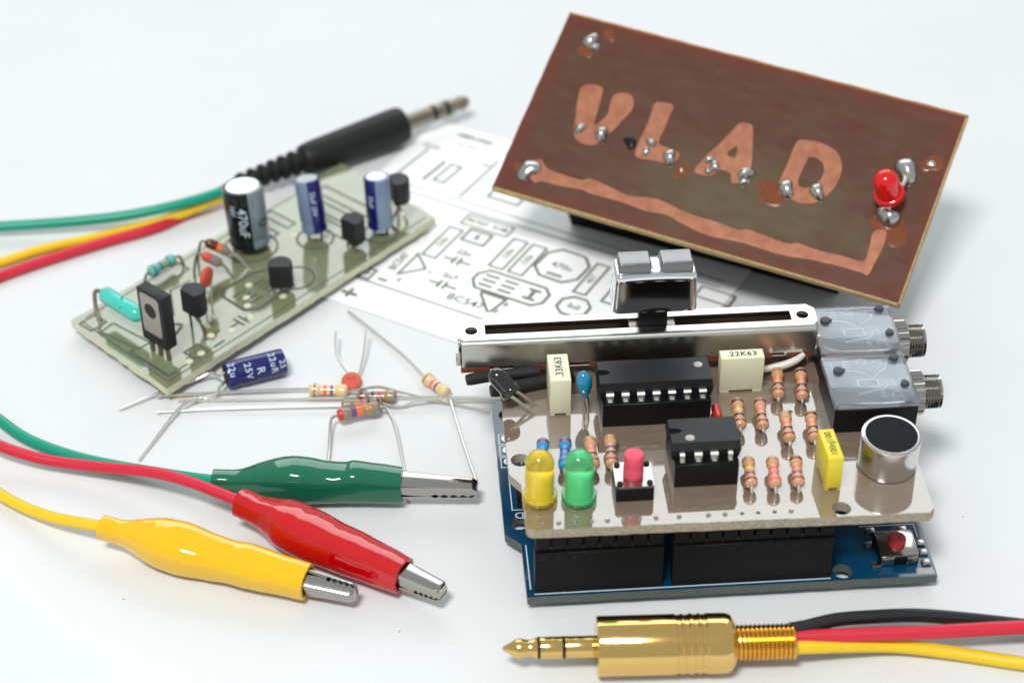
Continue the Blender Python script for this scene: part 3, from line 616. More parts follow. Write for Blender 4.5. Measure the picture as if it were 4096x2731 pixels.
# ================================================================== amplifier board on the left
am = thing('amplifier_board', 'greenish board at the left carrying a black power transistor and upright capacitors', 'circuit board', (-57.78, 57.11, 1.9), math.radians(45.35))
H = 1.6
ol = rough_edge([(0, 0), (71.3, 0), (73.6, 28.6), (2.0, 29.0)], 0.13, 1.5, 9)
G().prism(ol, 0, H, [], 0, 1).build('board', ['amp_fr', 'amp_edge'], am, ang=50)
for x, y in ((6, 6), (8, 24), (66, 5), (66, 24), (35, 8), (40, 22)): G().lathe([(0.15, -1.88), (0.4, -1.2), (0.9, 0)], 10, T=Matrix.Translation((x, y, 0))).build('solder_joint', 'solder', am)
sk = G(); zc2 = [H + 0.012]
def sl(pts, wd=0.4, cl=False): sk.ribbon(pts, wd, zc2[0], cl); zc2[0] += 0.0015
sl([(1.6, 1.4), (70.0, 1.5)], 0.3); sl([(1.6, 1.8), (3.2, 27.4)], 0.3); sl([(4.4, 27.6), (72, 27.3)], 0.3)
sl([(3.9, 13.2), (2.9, 13.2), (2.7, 2.6), (4.6, 2.4)], 0.7); sl([(5.4, 2.6), (8.4, 2.6), (8.4, 4.2)], 0.35)
sl([(9.2, 2.4), (12.4, 2.4), (12.4, 5.6), (9.2, 5.6)], 0.5, True); sk.text('0', 2.4, Matrix.Translation((10.8, 4.0, H + 0.01)) @ Matrix.Rotation(-0.8, 4, 'Z')); sl([(13.6, 2.6), (16.4, 2.6)], 0.5)
sl([(3.4, 22), (4.4, 12.8), (7.2, 12.6), (6.6, 22.4)], 0.4, True); sl([(2.4, 27), (6, 27), (6, 23.6), (2.4, 23.6)], 0.4, True)
sl([(16, 24), (27.5, 24.6), (27.5, 28)], 0.4); sl([(15.4, 15.4), (20.4, 22.0), (25, 21.4)], 0.45); sl([(14, 5.4), (18, 5.6)], 0.6)
sl([(19.6, 4.6), (22, 4.6)], 0.45); sl([(22, 3.2), (22, 6.2)], 0.5); sl([(23.2, 3.2), (23.2, 6.2)], 0.5); sl([(23.2, 4.6), (25.6, 4.6)], 0.45)
for k in range(4):
    sl([(26.6 + k * 0.2, 11.2 - k * 1.3), (30.0 + k * 0.2, 11.2 - k * 1.3)], 0.55); sl([(32.0, 11.0 - k * 1.2), (35, 11.0 - k * 1.2)], 0.5)
sl([(25.6, 13.4), (25.2, 6.6), (27.4, 4.8), (36.8, 5.2), (38, 7.6), (37, 12.8), (34, 14.2), (27.4, 14.4)], 0.6, True)
for cx, cy, r in ((40.4, 20.8, 5.2), (50.6, 13.2, 3.6), (60.2, 4.6, 3.4), (38.8, 6.6, 3.6)): sl(circ(cx, cy, r, 22), 0.45, True)
for dx in (0, 4.6): sl([(45 + dx, 20.0), (47.2 + dx, 20.0), (47.2 + dx, 27.0), (45 + dx, 27.0)], 0.35, True)
sl([(54, 9), (56.8, 9), (56.8, 19), (54, 19)], 0.4, True); sl([(58, 12), (60.8, 12), (60.8, 25), (58, 25)], 0.4, True); sl([(62.5, 10), (65.3, 10), (65.3, 25), (62.5, 25)], 0.4, True)
sk.build('silkscreen', 'silk', am)
tw = None
for x, y in ((4.8, 24.2), (14.8, 12), (15.8, 5.6), (24.6, 4.3), (26.6, 7.2), (19.4, 3.9), (33, 4.2), (28.2, 9.2), (31.3, 11.8), (42.6, 20), (38.2, 21.4), (64.5, 3), (20, 9.4), (17.2, 8.2), (11.0, 3.0), (8.0, 2.9), (48.6, 17.2), (53.0, 12.0)):
    if tw is None: tw = o = G().lathe([(0.75, 0), (0.6, 0.16), (0.3, 0.2), (0.01, 0.12)], 12).build('drill_pad', 'amp_edge', am)
    else: o = tw.copy(); COL.objects.link(o); o.parent = am
    o.location = (x, y, H)
# power transistor
pt = G().box(-1.2, 1.25, -3.3, 3.3, 2.8, 14.2, bev=0.12).build('power_transistor', 'chip_plastic', am, loc=(6.4, 8.5, H))
G().prism([(-2.3, -3.6), (2.3, -3.6), (2.5, -2.8), (2.5, 4.6), (1.6, 5.0), (-1.9, 5.0), (-2.5, 4.4), (-2.5, -2.6)], 0, 0.06, [circ(0, 1.6, 1.55, 24)], T=Matrix(((0, 0, -1, -1.2), (1, 0, 0, 0), (0, 1, 0, 8.7), (0, 0, 0, 1)))).build('metal_tab', 'grey_tab', pt)
G().lathe([(1.52, 0.07), (1.5, -0.3), (1.42, -1.6)], 24, T=Matrix(((0, 0, -1, -1.2), (1, 0, 0, 0), (0, 1, 0, 10.3), (0, 0, 0, 1)))).build('screw_hole', 'black_plastic', pt)
for y in (-2.5, -0.3, 1.9, ): G().box(-0.75, -0.15, y - 0.38, y + 0.38, -H - 0.3, 2.9).build('leg', 'tin_dull', pt)
# turquoise axial capacitor
tcap = G().lathe([(0.3, -1.3), (0.6, -0.9), (1.35, -0.2), (1.6, 0.25), (1.6, 9.2), (1.45, 9.7), (0.9, 10.3), (0.45, 10.9), (0.3, 11.1)], 24, T=frame((7.4, 24.6, H + 5.2), (7.1, 14.6, H + 5.2))).build('axial_capacitor', 'teal', am)
G().text('J', 2.6, Matrix.Translation((7.3, 19.4, H + 5.2)) @ Matrix.Rotation(math.radians(-45), 4, 'Z') @ Matrix.Rotation(math.radians(28), 4, 'X') @ Matrix.Translation((0, 0, 0)), bend=1.64).build('lettering', 'black_ink', tcap)
G().tube([(7.4, 25.4, H + 5.2), (7.3, 26.4, H + 5.2), (6.7, 26.8, H + 4.8), (5.6, 25.6, H + 2.4), (4.8, 23.9, H + 0.2), (4.7, 23.6, H - 0.2)], 0.42, 8, 0, 5).build('lead', 'tin_dull', tcap)
G().tube([(7.1, 14.0, H + 5.2), (8.0, 13.2, H + 4.6), (11, 12.4, H + 2.4), (14.6, 12.0, H + 0.1)], 0.25, 7, 0, 5).build('lead', 'tinned', tcap)
# small TO-92 transistors: D-shaped bodies
def to92(x, y, z0, rz, feet, hgt=4.9, r=2.35):
    P = [(r * math.cos(a), r * math.sin(a)) for a in [math.radians(-127 + 254 * k / 22) for k in range(23)]]
    g = G(); ins = 0.9
    g.loft([[(px * s_, py * s_, q) for px, py in P] for s_, q in ((0.97, 0), (1.0, 0.25), (0.985, hgt - 0.25), (0.94, hgt))])
    T = Matrix.Translation((x, y, z0 + H)) @ Matrix.Rotation(rz, 4, 'Z')
    o = g.build('small_transistor', 'chip_plastic', am, mw=T)
    iv = T.inverted()
    for (fx, fy), dx in zip(feet, (-1.27, 0, 1.27)):
        G().tube([Vector((-0.3, dx, 0.3)), Vector((-0.3, dx, -0.8)), iv @ Vector((fx, fy, H + 0.8)), iv @ Vector((fx, fy, H - 0.2))], 0.27, 6, 0, 3).build('leg', 'tin_dull', o)
    return o
to92(15.0, 8.3, 4.8, 0, [(14.8, 6.2), (15.9, 7.4), (15.0, 9.9)]); to92(34.2, 5.6, 1.6, math.radians(42), [(33.0, 6.4), (33.6, 5.2), (34.6, 4.4)])
to92(53.4, 5.2, 1.9, 0, [(53, 6.4), (52.6, 5.0), (52.4, 3.8)]); to92(66.4, 5.2, 4.6, math.radians(-30), [(64.2, 5.2), (64.2, 3.4), (66, 3.0)])
# electrolytic capacitors
def ecap(b, tp, r, hgt, m1, m2, ang, bandw=75, parent=None):
    T = frame(b, tp, (1, 0, 0)); n = 48
    prof = [(r * 0.88, 0), (r * 0.96, 0.12), (r, 0.45), (r, 1.2), (r * 0.93, 1.75), (r * 0.93, 2.0), (r, 2.6), (r, hgt - 0.5), (r * 0.94, hgt - 0.1), (r * 0.82, hgt)]
    vs = []; g = G(); rings = []
    for q, zq in prof: rings.append([(q * math.cos(2 * math.pi * k / n), q * math.sin(2 * math.pi * k / n), zq) for k in range(n)])
    k0 = len(g.f); g.loft(rings)
    for i in range(len(prof) - 1):
        for k in range(n):
            d = (math.degrees(2 * math.pi * (k + 0.5) / n) - ang + 180) % 360 - 180
            if abs(d) < bandw / 2: g.m[i * n + k] = 1
    o = g.build('electrolytic_capacitor', [m1, m2], am, mw=T)
    G().lathe([(r * 0.8, hgt + 0.005), (r * 0.78, hgt - 0.08), (r * 0.3, hgt - 0.1), (0.01, hgt - 0.1)], 32).build('can_top', 'can_top', o)
    iv = T.inverted()
    for d in (-1, 1):
        q = Vector((b[0] + d * r * 0.35, b[1] - d * r * 0.35, 0))
        G().tube([Vector((0, 0, 0)) + iv.to_3x3() @ Vector((d * r * 0.35, -d * r * 0.35, 0)), iv @ Vector((q.x, q.y, H - 0.2))], 0.3, 6).build('leg', 'tin_dull', o)
    return o, T
def wrap_text(o, body, size, r, ang, zc_, down=False, ring=False, m='pale_ink', spacing=1.0, T=None):
    """lettering printed on a cylinder about local Z; it runs up (or down) the axis, or round it when ring is set"""
    a = math.radians(ang); sg = -1 if down else 1
    cu = G(); cu.text(body, size, Matrix.Identity(4), spacing=spacing, bold=0.02)
    bm = bmesh.new(); vv = [bm.verts.new(q) for q in cu.v]
    for f in cu.f:
        try: bm.faces.new([vv[i] for i in f])
        except ValueError: pass
    bmesh.ops.triangulate(bm, faces=bm.faces[:]); bmesh.ops.subdivide_edges(bm, edges=[q for q in bm.edges if q.calc_length() > 0.35], cuts=2); bmesh.ops.triangulate(bm, faces=bm.faces[:])
    bm.verts.index_update(); vs = []
    for q in bm.verts:
        if ring: t, zq = a + q.co.x / r, zc_ + q.co.y
        else: t, zq = a - sg * q.co.y / r, zc_ + sg * q.co.x
        vs.append((r * math.cos(t), r * math.sin(t), zq))
    g = G().add(vs, [[q.index for q in f.verts] for f in bm.faces], 0, T); bm.free()
    return g.build('lettering', m, o)
o, T = ecap((40.4, 20.8, H + 1.2), (40.7, 21.9, H + 13.6), 4.0, 12.6, 'sleeve_black', 'sleeve_grey', 5, 70)
wrap_text(o, '470uF', 2.6, 4.03, -52, 6.4, down=True); wrap_text(o, '16V', 1.5, 4.03, -78, 9.0, down=True); wrap_text(o, '0', 3.6, 4.03, 8, 5.4, down=True, m='cap_ink')
o, T = ecap((50.6, 13.1, H + 2.0), (51.6, 15.4, H + 12.8), 2.55, 11, 'sleeve_blue', 'sleeve_lightblue', -92, 95)
wrap_text(o, '22uF 25V', 1.3, 2.57, -28, 6.4, down=True)
o, T = ecap((60.3, 4.6, H + 1.7), (61.0, 5.7, H + 12.6), 2.55, 11, 'sleeve_blue', 'sleeve_lightblue', -8, 90)
wrap_text(o, '22uF', 1.3, 2.57, -80, 6.4, down=True)
# red ceramic disc, turquoise resistor, two slanting glass parts
o = G().lathe([(0.01, -0.75), (1.2, -0.7), (1.9, -0.4), (2.1, 0), (1.9, 0.4), (1.2, 0.7), (0.01, 0.75)], 28, T=Matrix.Translation((22.4, 13.1, H + 6.2)) @ Matrix.Rotation(math.radians(20), 4, 'Z') @ Matrix.Rotation(math.pi / 2, 4, 'X')).build('ceramic_disc', 'disc_red', am)
for dx in (-0.5, 1.1): G().tube([(22.2 + dx, 13.1, H + 4.6), (21.4 + dx, 12.4, H + 3.4), (20.4 + dx, 11.4, H - 0.2)], lambda t: 0.5 - 0.32 * min(1, t * 3), 7, 0, 5).build('lead', 'tinned', o)
ro = G().lathe(res_profile(6.4, 1.15, None, [(0.15, 0.07, 1), (0.42, 0.08, 1), (0.56, 0.08, 2), (0.7, 0.05, 1)]), 16, T=frame((19.6, 26.7, H + 2.4), (26, 26.7, H + 2.4))).build('resistor', ['teal_res', 'teal_dark', 'r_gold'], am)
G().tube([(19.8, 26.7, H + 2.4), (19.0, 26.9, H + 2.2), (18.6, 27.4, H - 0.2)], 0.28, 6, 0, 3).build('lead', 'tin_dull', ro); G().tube([(25.8, 26.7, H + 2.4), (27.2, 26.6, H + 2.2), (27.9, 26.4, H - 0.2)], 0.28, 6, 0, 3).build('lead', 'tin_dull', ro)
for a_, b_, f_, c1, c2 in (((27.6, 19.6, H + 5.4), (29.6, 17.6, H + 3.4), (30.8, 15.6, H - 0.2), 'disc_red', 'r_grey'), ((30.6, 21.8, H + 5.8), (33.0, 19.0, H + 3.6), (35.2, 16.0, H - 0.2), 'r_brown', 'r_orange')):
    L_ = (Vector(b_) - Vector(a_)).length
    o = G().lathe([(0.4, -0.5, 0), (0.9, 0, 0), (1.0, 0.4, 0), (1.0, L_ * 0.42, 1), (1.0, L_ * 0.62, 2), (0.95, L_ * 0.95, 2), (0.4, L_ + 0.5, 2)], 14, T=frame(a_, b_)).build('small_diode', [c1, c2, 'r_greybrown'], am)
    G().tube([b_, ((b_[0] + f_[0]) / 2 + 0.1, (b_[1] + f_[1]) / 2 + 0.3, H + 2.4), f_], lambda t: 0.38 - 0.1 * t, 7, 0, 5).build('lead', 'tinned', o)
    G().tube([a_, (a_[0] - 0.9, a_[1] + 0.9, a_[2] + 0.2), (a_[0] - 1.5, a_[1] + 1.5, H + 2.4), (a_[0] - 1.6, a_[1] + 1.6, H - 0.2)], 0.25, 6, 0, 4).build('lead', 'tin_dull', o)

# ================================================================== brown board with copper letters
ux = Vector((0.8883, -0.4548, -0.0646)); uy = Vector((0.42, 0.7472, 0.515)); un = Vector((-0.186, -0.4846, 0.8547))
BW = Matrix((ux, uy, un)).transposed().to_4x4(); BW.translation = Vector((47.64, 92.98, 25.42))
bb = thing('brown_board', 'tilted brown board with copper letters and a copper strip along its lower edge', 'circuit board', mw=BW)
G().prism(rough_edge([(-40.6, -20.3), (39.9, -20.3), (40.4, 20.3), (-39.9, 20.3)], 0.06, 2.5, 11), -1.5, 0, [], 0, 1).build('board', ['brown_board', 'brown_edge'], bb, ang=50)
G().ribbon([(-39.7, 20.05), (40.2, 20.05)], 0.4, 0.006).build('lit_rim', 'rim_lit', bb)  # painted light: bright orange line along the upper edge
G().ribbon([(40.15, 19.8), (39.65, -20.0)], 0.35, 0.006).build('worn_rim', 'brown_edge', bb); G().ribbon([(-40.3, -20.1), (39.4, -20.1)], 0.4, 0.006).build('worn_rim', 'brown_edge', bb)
V_ = [(-31.8, 4.5), (-31.3, 5.6), (-30.3, 6.2), (-28.3, 6.3), (-27.4, 5.5), (-26.9, 1.9), (-26.6, -0.8), (-26.2, -2.0), (-25.3, -0.4), (-24.7, 1.1), (-25.0, 3.2), (-25.0, 5.2), (-23.8, 6.1), (-21.9, 6.3), (-20.8, 5.0), (-20.5, 3.2), (-21.6, 0.3), (-22.3, -1.7), (-23.2, -3.2), (-23.9, -4.9), (-24.9, -6.0), (-27.3, -6.4), (-28.9, -5.6), (-29.9, -3.6), (-30.5, -1.1), (-31.1, 0.9)]
L_ = [(-16.9, 5.5), (-16.2, 6.3), (-13.8, 6.6), (-13.0, 5.8), (-13.1, 3.8), (-13.1, 1.4), (-13.2, -1.9), (-11.4, -2.4), (-9.2, -2.6), (-8.5, -3.2), (-8.6, -4.6), (-9.5, -5.5), (-13, -5.8), (-16.1, -6.1), (-16.8, -4.5), (-16.7, -0.5), (-16.6, 2.0)]
A_ = [(0.1, 6.4), (1.0, 6.8), (2.4, 6.8), (3.2, 5.6), (4.2, 2.2), (5.2, -1.2), (5.6, -4.2), (3.6, -5.9), (2.6, -5.6), (2.1, -4.1), (0.0, -4.0), (-1.4, -5.7), (-3.8, -6.0), (-4.7, -5.3), (-3.9, -2.8), (-3.2, -1.0), (-2.2, 0.7), (-1.0, 3.7)]
Ai = [(1.2, 1.8), (1.7, 1.0), (1.8, -0.6), (1.4, -0.9), (0.1, -0.7), (0.1, 0.1)]
D_ = [(11.8, 6.0), (12.5, 6.5), (14.8, 6.9), (16.8, 6.8), (19.2, 6.1), (20.8, 4.5), (21.6, 2.3), (21.6, -0.3), (20.9, -2.5), (20.0, -4.1), (18.7, -5.4), (16.7, -6.1), (14.6, -5.9), (12.2, -5.4), (11.5, -4.4), (11.3, -2.6), (11.5, 0.3), (11.6, 4.6)]
Di = [(14.9, 3.5), (16.4, 3.7), (17.8, 3.0), (18.6, 1.4), (18.5, -0.4), (17.6, -2.0), (16.2, -3.0), (15.0, -2.9), (14.5, -1.8), (14.6, 0.7)]
for p, hs in ((V_, []), (L_, []), (A_, [Ai]), (D_, [Di])):
    q = [tuple(v.xy) for v in spline([(x, y, 0) for x, y in p + p[:1]], 3)][:-1]
    G().prism(q, 0.005, 0.12, hs).build('letter', 'copper', bb)
TR = [(-33.4, -11.8), (-31.8, -13.3), (-28, -13.7), (-24.4, -13.7), (-22.9, -12.9), (-18, -13.6), (-14.3, -14.1), (-9.3, -13.2), (-2.5, -14.3), (3, -14.4), (7.3, -14.7), (9.2, -14.1), (16.4, -14.7), (18.7, -14.0), (22.7, -14.3), (27, -14.0), (31.0, -13.9), (31.2, -11), (31.0, -7.7), (33.0, -6.8), (33.6, -9.3), (33.2, -13), (32.7, -16.3), (31.5, -16.2), (27, -16.2), (21.7, -16.5), (16.4, -17.2), (8.9, -17.0), (2.6, -17.5), (-3.0, -16.7), (-6.5, -15.8), (-10.8, -16.2), (-15.9, -15.8), (-21.8, -15.9), (-23.7, -15.6), (-28, -16.1), (-31.7, -16.2), (-33.0, -16.9), (-34.8, -15.4), (-35.4, -12.8)]
G().prism([tuple(v.xy) for v in spline([(x, y, 0) for x, y in TR + TR[:1]], 3)][:-1], 0.005, 0.12).build('copper_strip', 'copper', bb)
def blob(x, y, r, h, seed, parent=bb, m='solder', name='solder_joint', z0=0.0):
    rd = random.Random(seed); g = G(); n = 16; rings = []
    ph = [rd.uniform(0, 6.3) for _ in range(3)]
    for zq, s_ in ((0, 1.0), (0.25, 0.97), (0.55, 0.8), (0.8, 0.55), (0.95, 0.3), (1.0, 0.08)):
        rings.append([(r * s_ * (1 + 0.2 * math.sin(2 * a + ph[0]) + 0.12 * math.sin(3 * a + ph[1])) * math.cos(a) + zq * r * 0.15 * math.cos(ph[2]), r * s_ * (1 + 0.2 * math.sin(2 * a + ph[0]) + 0.12 * math.sin(3 * a + ph[1])) * math.sin(a), h * zq) for a in [2 * math.pi * k / n for k in range(n)]])
    return g.loft(rings).build(name, m, parent, loc=(x, y, z0), ang=80)
for i, (x, y, r, h) in enumerate(((-33.6, 15.3, 1.5, 1.2), (-32.2, 14.2, 0.9, 0.9), (-35.1, -14.6, 2.1, 1.2), (-28.7, -3.4, 1.15, 1.2), (-24.3, -3.4, 1.5, 1.6), (-14.5, -2.4, 1.0, 1.2), (-14.8, -4.4, 0.9, 0.8), (-10.2, -4.2, 1.5, 1.4), (-2.6, -2.6, 0.9, 1.0), (-1.3, -3.6, 1.1, 1.0), (-2.2, -4.9, 0.7, 0.8), (4.9, -3.4, 1.5, 1.7), (5.1, -5.0, 1.0, 0.9), (13.0, -4.1, 1.7, 1.5), (18.6, -3.0, 1.6, 1.5), (33.0, 6.0, 2.4, 2.2), (32.6, -4.2, 2.1, 2.4))):
    blob(x, y, r, h, i + 20)
for i, (x, y, r) in enumerate(((-33.8, 12.8, 1.4), (-30.6, 17.6, 1.2), (-7.0, -6.2, 1.5), (-37.3, -14.6, 1.0), (33.6, -6.0, 3.4), (10.6, -5.8, 2.6), (37.0, 8.8, 1.8))):
    blob(x, y, r, 0.06, i + 60, m='flux', name='flux_stain')
blob(-7.0, -6.2, 0.5, 0.4, 81); blob(36.9, 8.7, 0.7, 0.25, 82); blob(-18.4, -3.4, 1.3, 0.5, 83, m='black_plastic', name='melted_spot')
iv = BW.inverted()
lb = Vector((47.64, 92.98, 25.42)) + ux * 31.9 + uy * -1.0 + un * 2.6
ax = Vector((-0.36, -0.3, 1)).normalized()
T = iv @ frame(lb, lb + ax)
R_, F_, H_ = 2.3, 2.85, 6.7
prof = [(F_ * 0.6, 0), (F_ * 0.97, 0), (F_, 0.15), (F_, 1.0), (F_ * 0.95, 1.15), (R_ * 1.02, 1.25), (R_, H_ - R_)] + [(R_ * math.cos(k / 9 * math.pi / 2), H_ - R_ + R_ * math.sin(k / 9 * math.pi / 2)) for k in range(1, 10)]
o = G().lathe(prof, 32).build('red_led', 'led_red', bb, mw=T)
G().lathe([(0.5, 0.4), (0.5, 2.2), (1.3, 3.2), (1.35, 3.4)], 16).build('reflector_cup', 'led_red', o)
iT = T.inverted()
for pts in ([iT.inverted() @ Vector((-0.9, 0, 0.3)), (32.2, -2.6, 2.4), (32.6, -3.9, 1.2)], [iT.inverted() @ Vector((0.9, 0.6, 0.3)), (33.6, 2.4, 2.2), (33.2, 4.8, 1.0)]): G().tube([iT @ Vector(q) for q in pts], 0.4, 7, 0, 4).build('leg', 'tinned', o)
# black holder under the board, its flat foot on the table
hb = [(-30, -13.5), (26, -13.5), (26, 8), (-30, 8)]
tops = [BW @ Vector((x, y, -1.55)) for x, y in hb]; down = -un
bots = [q + down * ((q.z - 0.05) / un.z) for q in tops]
vs = [iv @ q for q in tops + bots]
G().add(vs, [[0, 1, 2, 3], [7, 6, 5, 4], [0, 4, 5, 1], [1, 5, 6, 2], [2, 6, 7, 3], [3, 7, 4, 0]]).build('battery_holder', 'holder_black', bb)
for x, y in ((31, -15), (33, -10), (29.5, -18)): G().tube([(x, y, -1.5), (x + 0.1, y, -4.0)], 0.35, 6).build('lead_end', 'tin_dull', bb)

# ================================================================== crocodile-clip leads
def sup(hw, hh, n=32, e=2.9):
    P = []
    for k in range(n):
        a = 2 * math.pi * k / n; c, s_ = math.cos(a), math.sin(a)
        P.append((hw * math.copysign(abs(c) ** (2 / e), c), hh * math.copysign(abs(s_) ** (2 / e), s_)))
    return P
def clip(color, label, path, A, B, secs, roll, jl, wire, pitch=0.0, jroll=0.0, wr=1.0):
    t = thing('clip_lead', label, 'clip lead', (A[0], A[1], 0), group='coloured clip leads')
    d = Vector(B) - Vector(A); L = d.length
    T = frame(Vector(A), Vector(B))            # local z along the boot, y roughly up
    z = d.normalized(); side = Vector((0, 0, 1)).cross(z).normalized(); up = z.cross(side)
    T = Matrix((side, up, z)).transposed().to_4x4(); T.translation = Vector(A) - Vector((A[0], A[1], 0))
    T = T @ Matrix.Rotation(roll, 4, 'Z')
    S = spline([(s_[0] * L, s_[1], s_[2]) for s_ in secs], 5); O = spline([(s_[0] * L, s_[3] if len(s_) > 3 else 0, 0) for s_ in secs], 5)
    rd = random.Random(len(label)); ph = [rd.uniform(0, 6.3) for _ in range(6)]
    def wob(x): return 1 + 0.014 * math.sin(x * 0.9 + ph[0]) + 0.009 * math.sin(x * 2.1 + ph[1]) + (0.02 * math.sin(x * 3.6 + ph[2]) if x < L * 0.2 else 0)
    rings = [[(x * wob(q.x), y * wob(q.x + 1.3) + o.y, q.x) for x, y in sup(q.y, q.z)] for q, o in zip(S, O)]
    e = S[-1]; ey = O[-1].y
    rings += [[(x, y + ey, e.x) for x, y in sup(e.y - 0.55, e.z - 0.55)], [(x, y + ey, e.x - 7) for x, y in sup(e.y - 0.6, e.z - 0.6)]]
    b = G().loft(rings, caps=(True, True)).build('boot', 'boot_' + color, t, mw=T)
    G().tube([Vector(q) - Vector((A[0], A[1], 0)) for q in wire], wr, 12, 0, 8).build('wire', 'wire_' + color, t)
    # two jaws meeting along their teeth
    J = T @ Matrix.Translation((0, ey, L)) @ Matrix.Rotation(jroll, 4, 'Z') @ Matrix.Rotation(pitch, 4, 'X')
    for sg, nm in ((1, 'jaw'), (-1, 'jaw')):
        rings = []; N_ = 40; th = 0.32
        for i in range(N_ + 1):
            s_ = -3 + (jl + 3) * i / N_; q = max(0, s_) / jl
            hw = 1.85 - 0.5 * q; ht = (1.75 - 0.45 * q) if sg > 0 else (1.55 - 0.35 * q); r = 0.45
            if i >= N_ - 1: ht -= 0.2 * (i - N_ + 2); hw -= 0.08 * (i - N_ + 2)
            # the teeth meet below the middle: the upper jaw is the deep one
            wv = 0.5 * (0.5 - 0.5 * math.cos(2 * math.pi * (s_ - jl * 0.38) / (jl * 0.125))) if s_ > jl * 0.38 else 0.3 * (1 - max(0, s_) / (jl * 0.38)) ** 2
            tz = -0.62 + wv if sg > 0 else 0.66 + wv * 0.7
            o_ = [(-hw, tz), (-hw, ht - r), (-hw + r * 0.3, ht - r * 0.3), (-hw + r, ht), (hw - r, ht), (hw - r * 0.3, ht - r * 0.3), (hw, ht - r), (hw, tz)]
            i_ = [(hw - th, tz), (hw - th, ht - r), (hw - r, ht - th), (-hw + r, ht - th), (-hw + th, ht - r), (-hw + th, tz)]
            rings.append([(x, y * sg, s_) for x, y in (o_ + i_)])
        if sg < 0: rings = [r_[::-1] for r_ in rings]
        g = G().loft(rings)
        g.box(-0.95, 0.95, *((-0.7, 1.0) if sg > 0 else (-1.1, -0.9)), jl - 0.35, jl - 0.03)
        g.build(nm, 'nickel', t, mw=J)
    return t
GA, GB = (-48.3, 31.6, 3.6), (-16.4, 27.5, 4.0)
clip('green', 'green crocodile clip lead lying across the bent resistor leads', None, GA, GB,
     [(0, 1.75, 1.75), (0.13, 1.85, 1.85), (0.24, 2.6, 2.7, 0.3), (0.38, 3.5, 3.75, 0.55), (0.5, 3.45, 3.7, 0.5), (0.62, 3.25, 3.3, 0.25), (0.7, 3.0, 3.2, 0.35), (0.75, 2.95, 3.55, 0.5), (0.84, 2.85, 3.3, 0.35), (1.0, 2.6, 2.95, 0)], 0, 12.6,
     [(-172, 120, 1.1), (-140, 108, 1.1), (-116, 88, 1.2), (-100, 68, 1.8), (-92.3, 58.3, 2), (-86.9, 52.4, 2), (-81.7, 47.5, 1.6), (-74.5, 43.2, 1.3), (-66.7, 39.8, 1.3), (-55.1, 34.8, 2.4), (-48.3, 31.6, 3.6), (-46, 31.3, 3.6)], pitch=0.03, jroll=0.12)
clip('red', 'red crocodile clip lead resting beside the yellow clip', None, (-43.4, 24.0, 5.2), (-16.8, 5.8, 4.0),
     [(0, 2.1, 2.3), (0.1, 2.2, 2.35), (0.2, 2.9, 2.9, 0.1), (0.3, 3.9, 3.6, 0.05), (0.4, 4.2, 3.75, -0.1), (0.55, 3.9, 3.6, -0.2), (0.7, 3.6, 3.4, -0.1), (0.85, 3.2, 3.15, 0), (1.0, 2.75, 2.8, 0)], -0.25, 7.4,
     [(-170, 86, 1.1), (-140, 76, 1.4), (-115, 60, 3.2), (-97, 50, 4.8), (-90.2, 46.7, 4.5), (-85.3, 43.4, 3.6), (-79, 40.6, 3.0), (-73.7, 38.9, 2.9), (-66, 36.2, 3.6), (-58.3, 32.6, 5.2), (-51.6, 29.1, 5.6), (-43.6, 24.2, 5.3), (-42, 23, 5.2)], pitch=-0.02, jroll=0.25)
clip('yellow', 'yellow crocodile clip lead nearest the front edge', None, (-65.8, 20.3, 4.6), (-32.1, 6.0, 3.6),
     [(0, 1.8, 2.0), (0.1, 1.9, 2.05), (0.2, 2.9, 2.8, 0.1), (0.3, 3.9, 3.6, 0.1), (0.42, 4.0, 3.7, 0), (0.55, 3.5, 3.3, -0.2), (0.63, 3.2, 3.15, -0.1), (0.7, 3.5, 3.05, 0.1), (0.8, 3.2, 2.9, 0), (1.0, 2.75, 2.7, 0)], 0.15, 8.2,
     [(-172, 92, 1.1), (-140, 88, 1.1), (-112, 64, 1.1), (-96, 45, 1.3), (-89.5, 38.6, 1.5), (-84.4, 33.2, 1.5), (-79.4, 28.9, 1.9), (-73.8, 24.8, 3.0), (-65.7, 20.4, 4.6), (-64, 19.6, 4.6)], pitch=0.02, jroll=1.75)

# ================================================================== loose parts on the table
def loose_res(label, p0, p1, R, body, cols, leads, pos=(0.13, 0.38, 0.55, 0.84), wd=0.085):
    t = thing('resistor', label, 'resistor', (p0[0], p0[1], 0), group='loose resistors')
    o3 = Vector((p0[0], p0[1], 0))
    res_body(t, Vector(p0) - o3, Vector(p1) - o3, R, body, cols, pos, wd)
    for l in leads:
        e = (Vector(l[-1]) - Vector(l[-2])).normalized()
        long_ = l[-1][0] < -55 and l[-1][1] != 57.4
        G().tube([Vector(q) - o3 for q in l] + ([Vector(l[-1]) - o3 + e * 0.2] if long_ else []), (lambda t_: 0.27 + (0.15 if t_ > 0.86 else 0)) if long_ else 0.27, 8, 0, 8).build('lead', 'tinned', t)
    return t
loose_res('beige resistor left of the red disc capacitor, with orange, violet and yellow bands', (-32.6, 57.7, 1.25), (-25.5, 56.8, 1.25), 1.2, 'beige', ('gold', 'orange', 'violet', 'yellow'),
          [[(-32.4, 57.7, 1.2), (-34, 58.2, 1.1), (-45.1, 58.5, 1.0), (-58.9, 58.6, 0.9)], [(-25.6, 56.9, 1.1), (-23.7, 56.5, 1.6), (-20, 55.9, 2.6), (-16.1, 54.9, 1.9), (-11.2, 53.7, 1.0), (-0.4, 50.1, 0.4)]], (0.16, 0.42, 0.59, 0.78), 0.075)
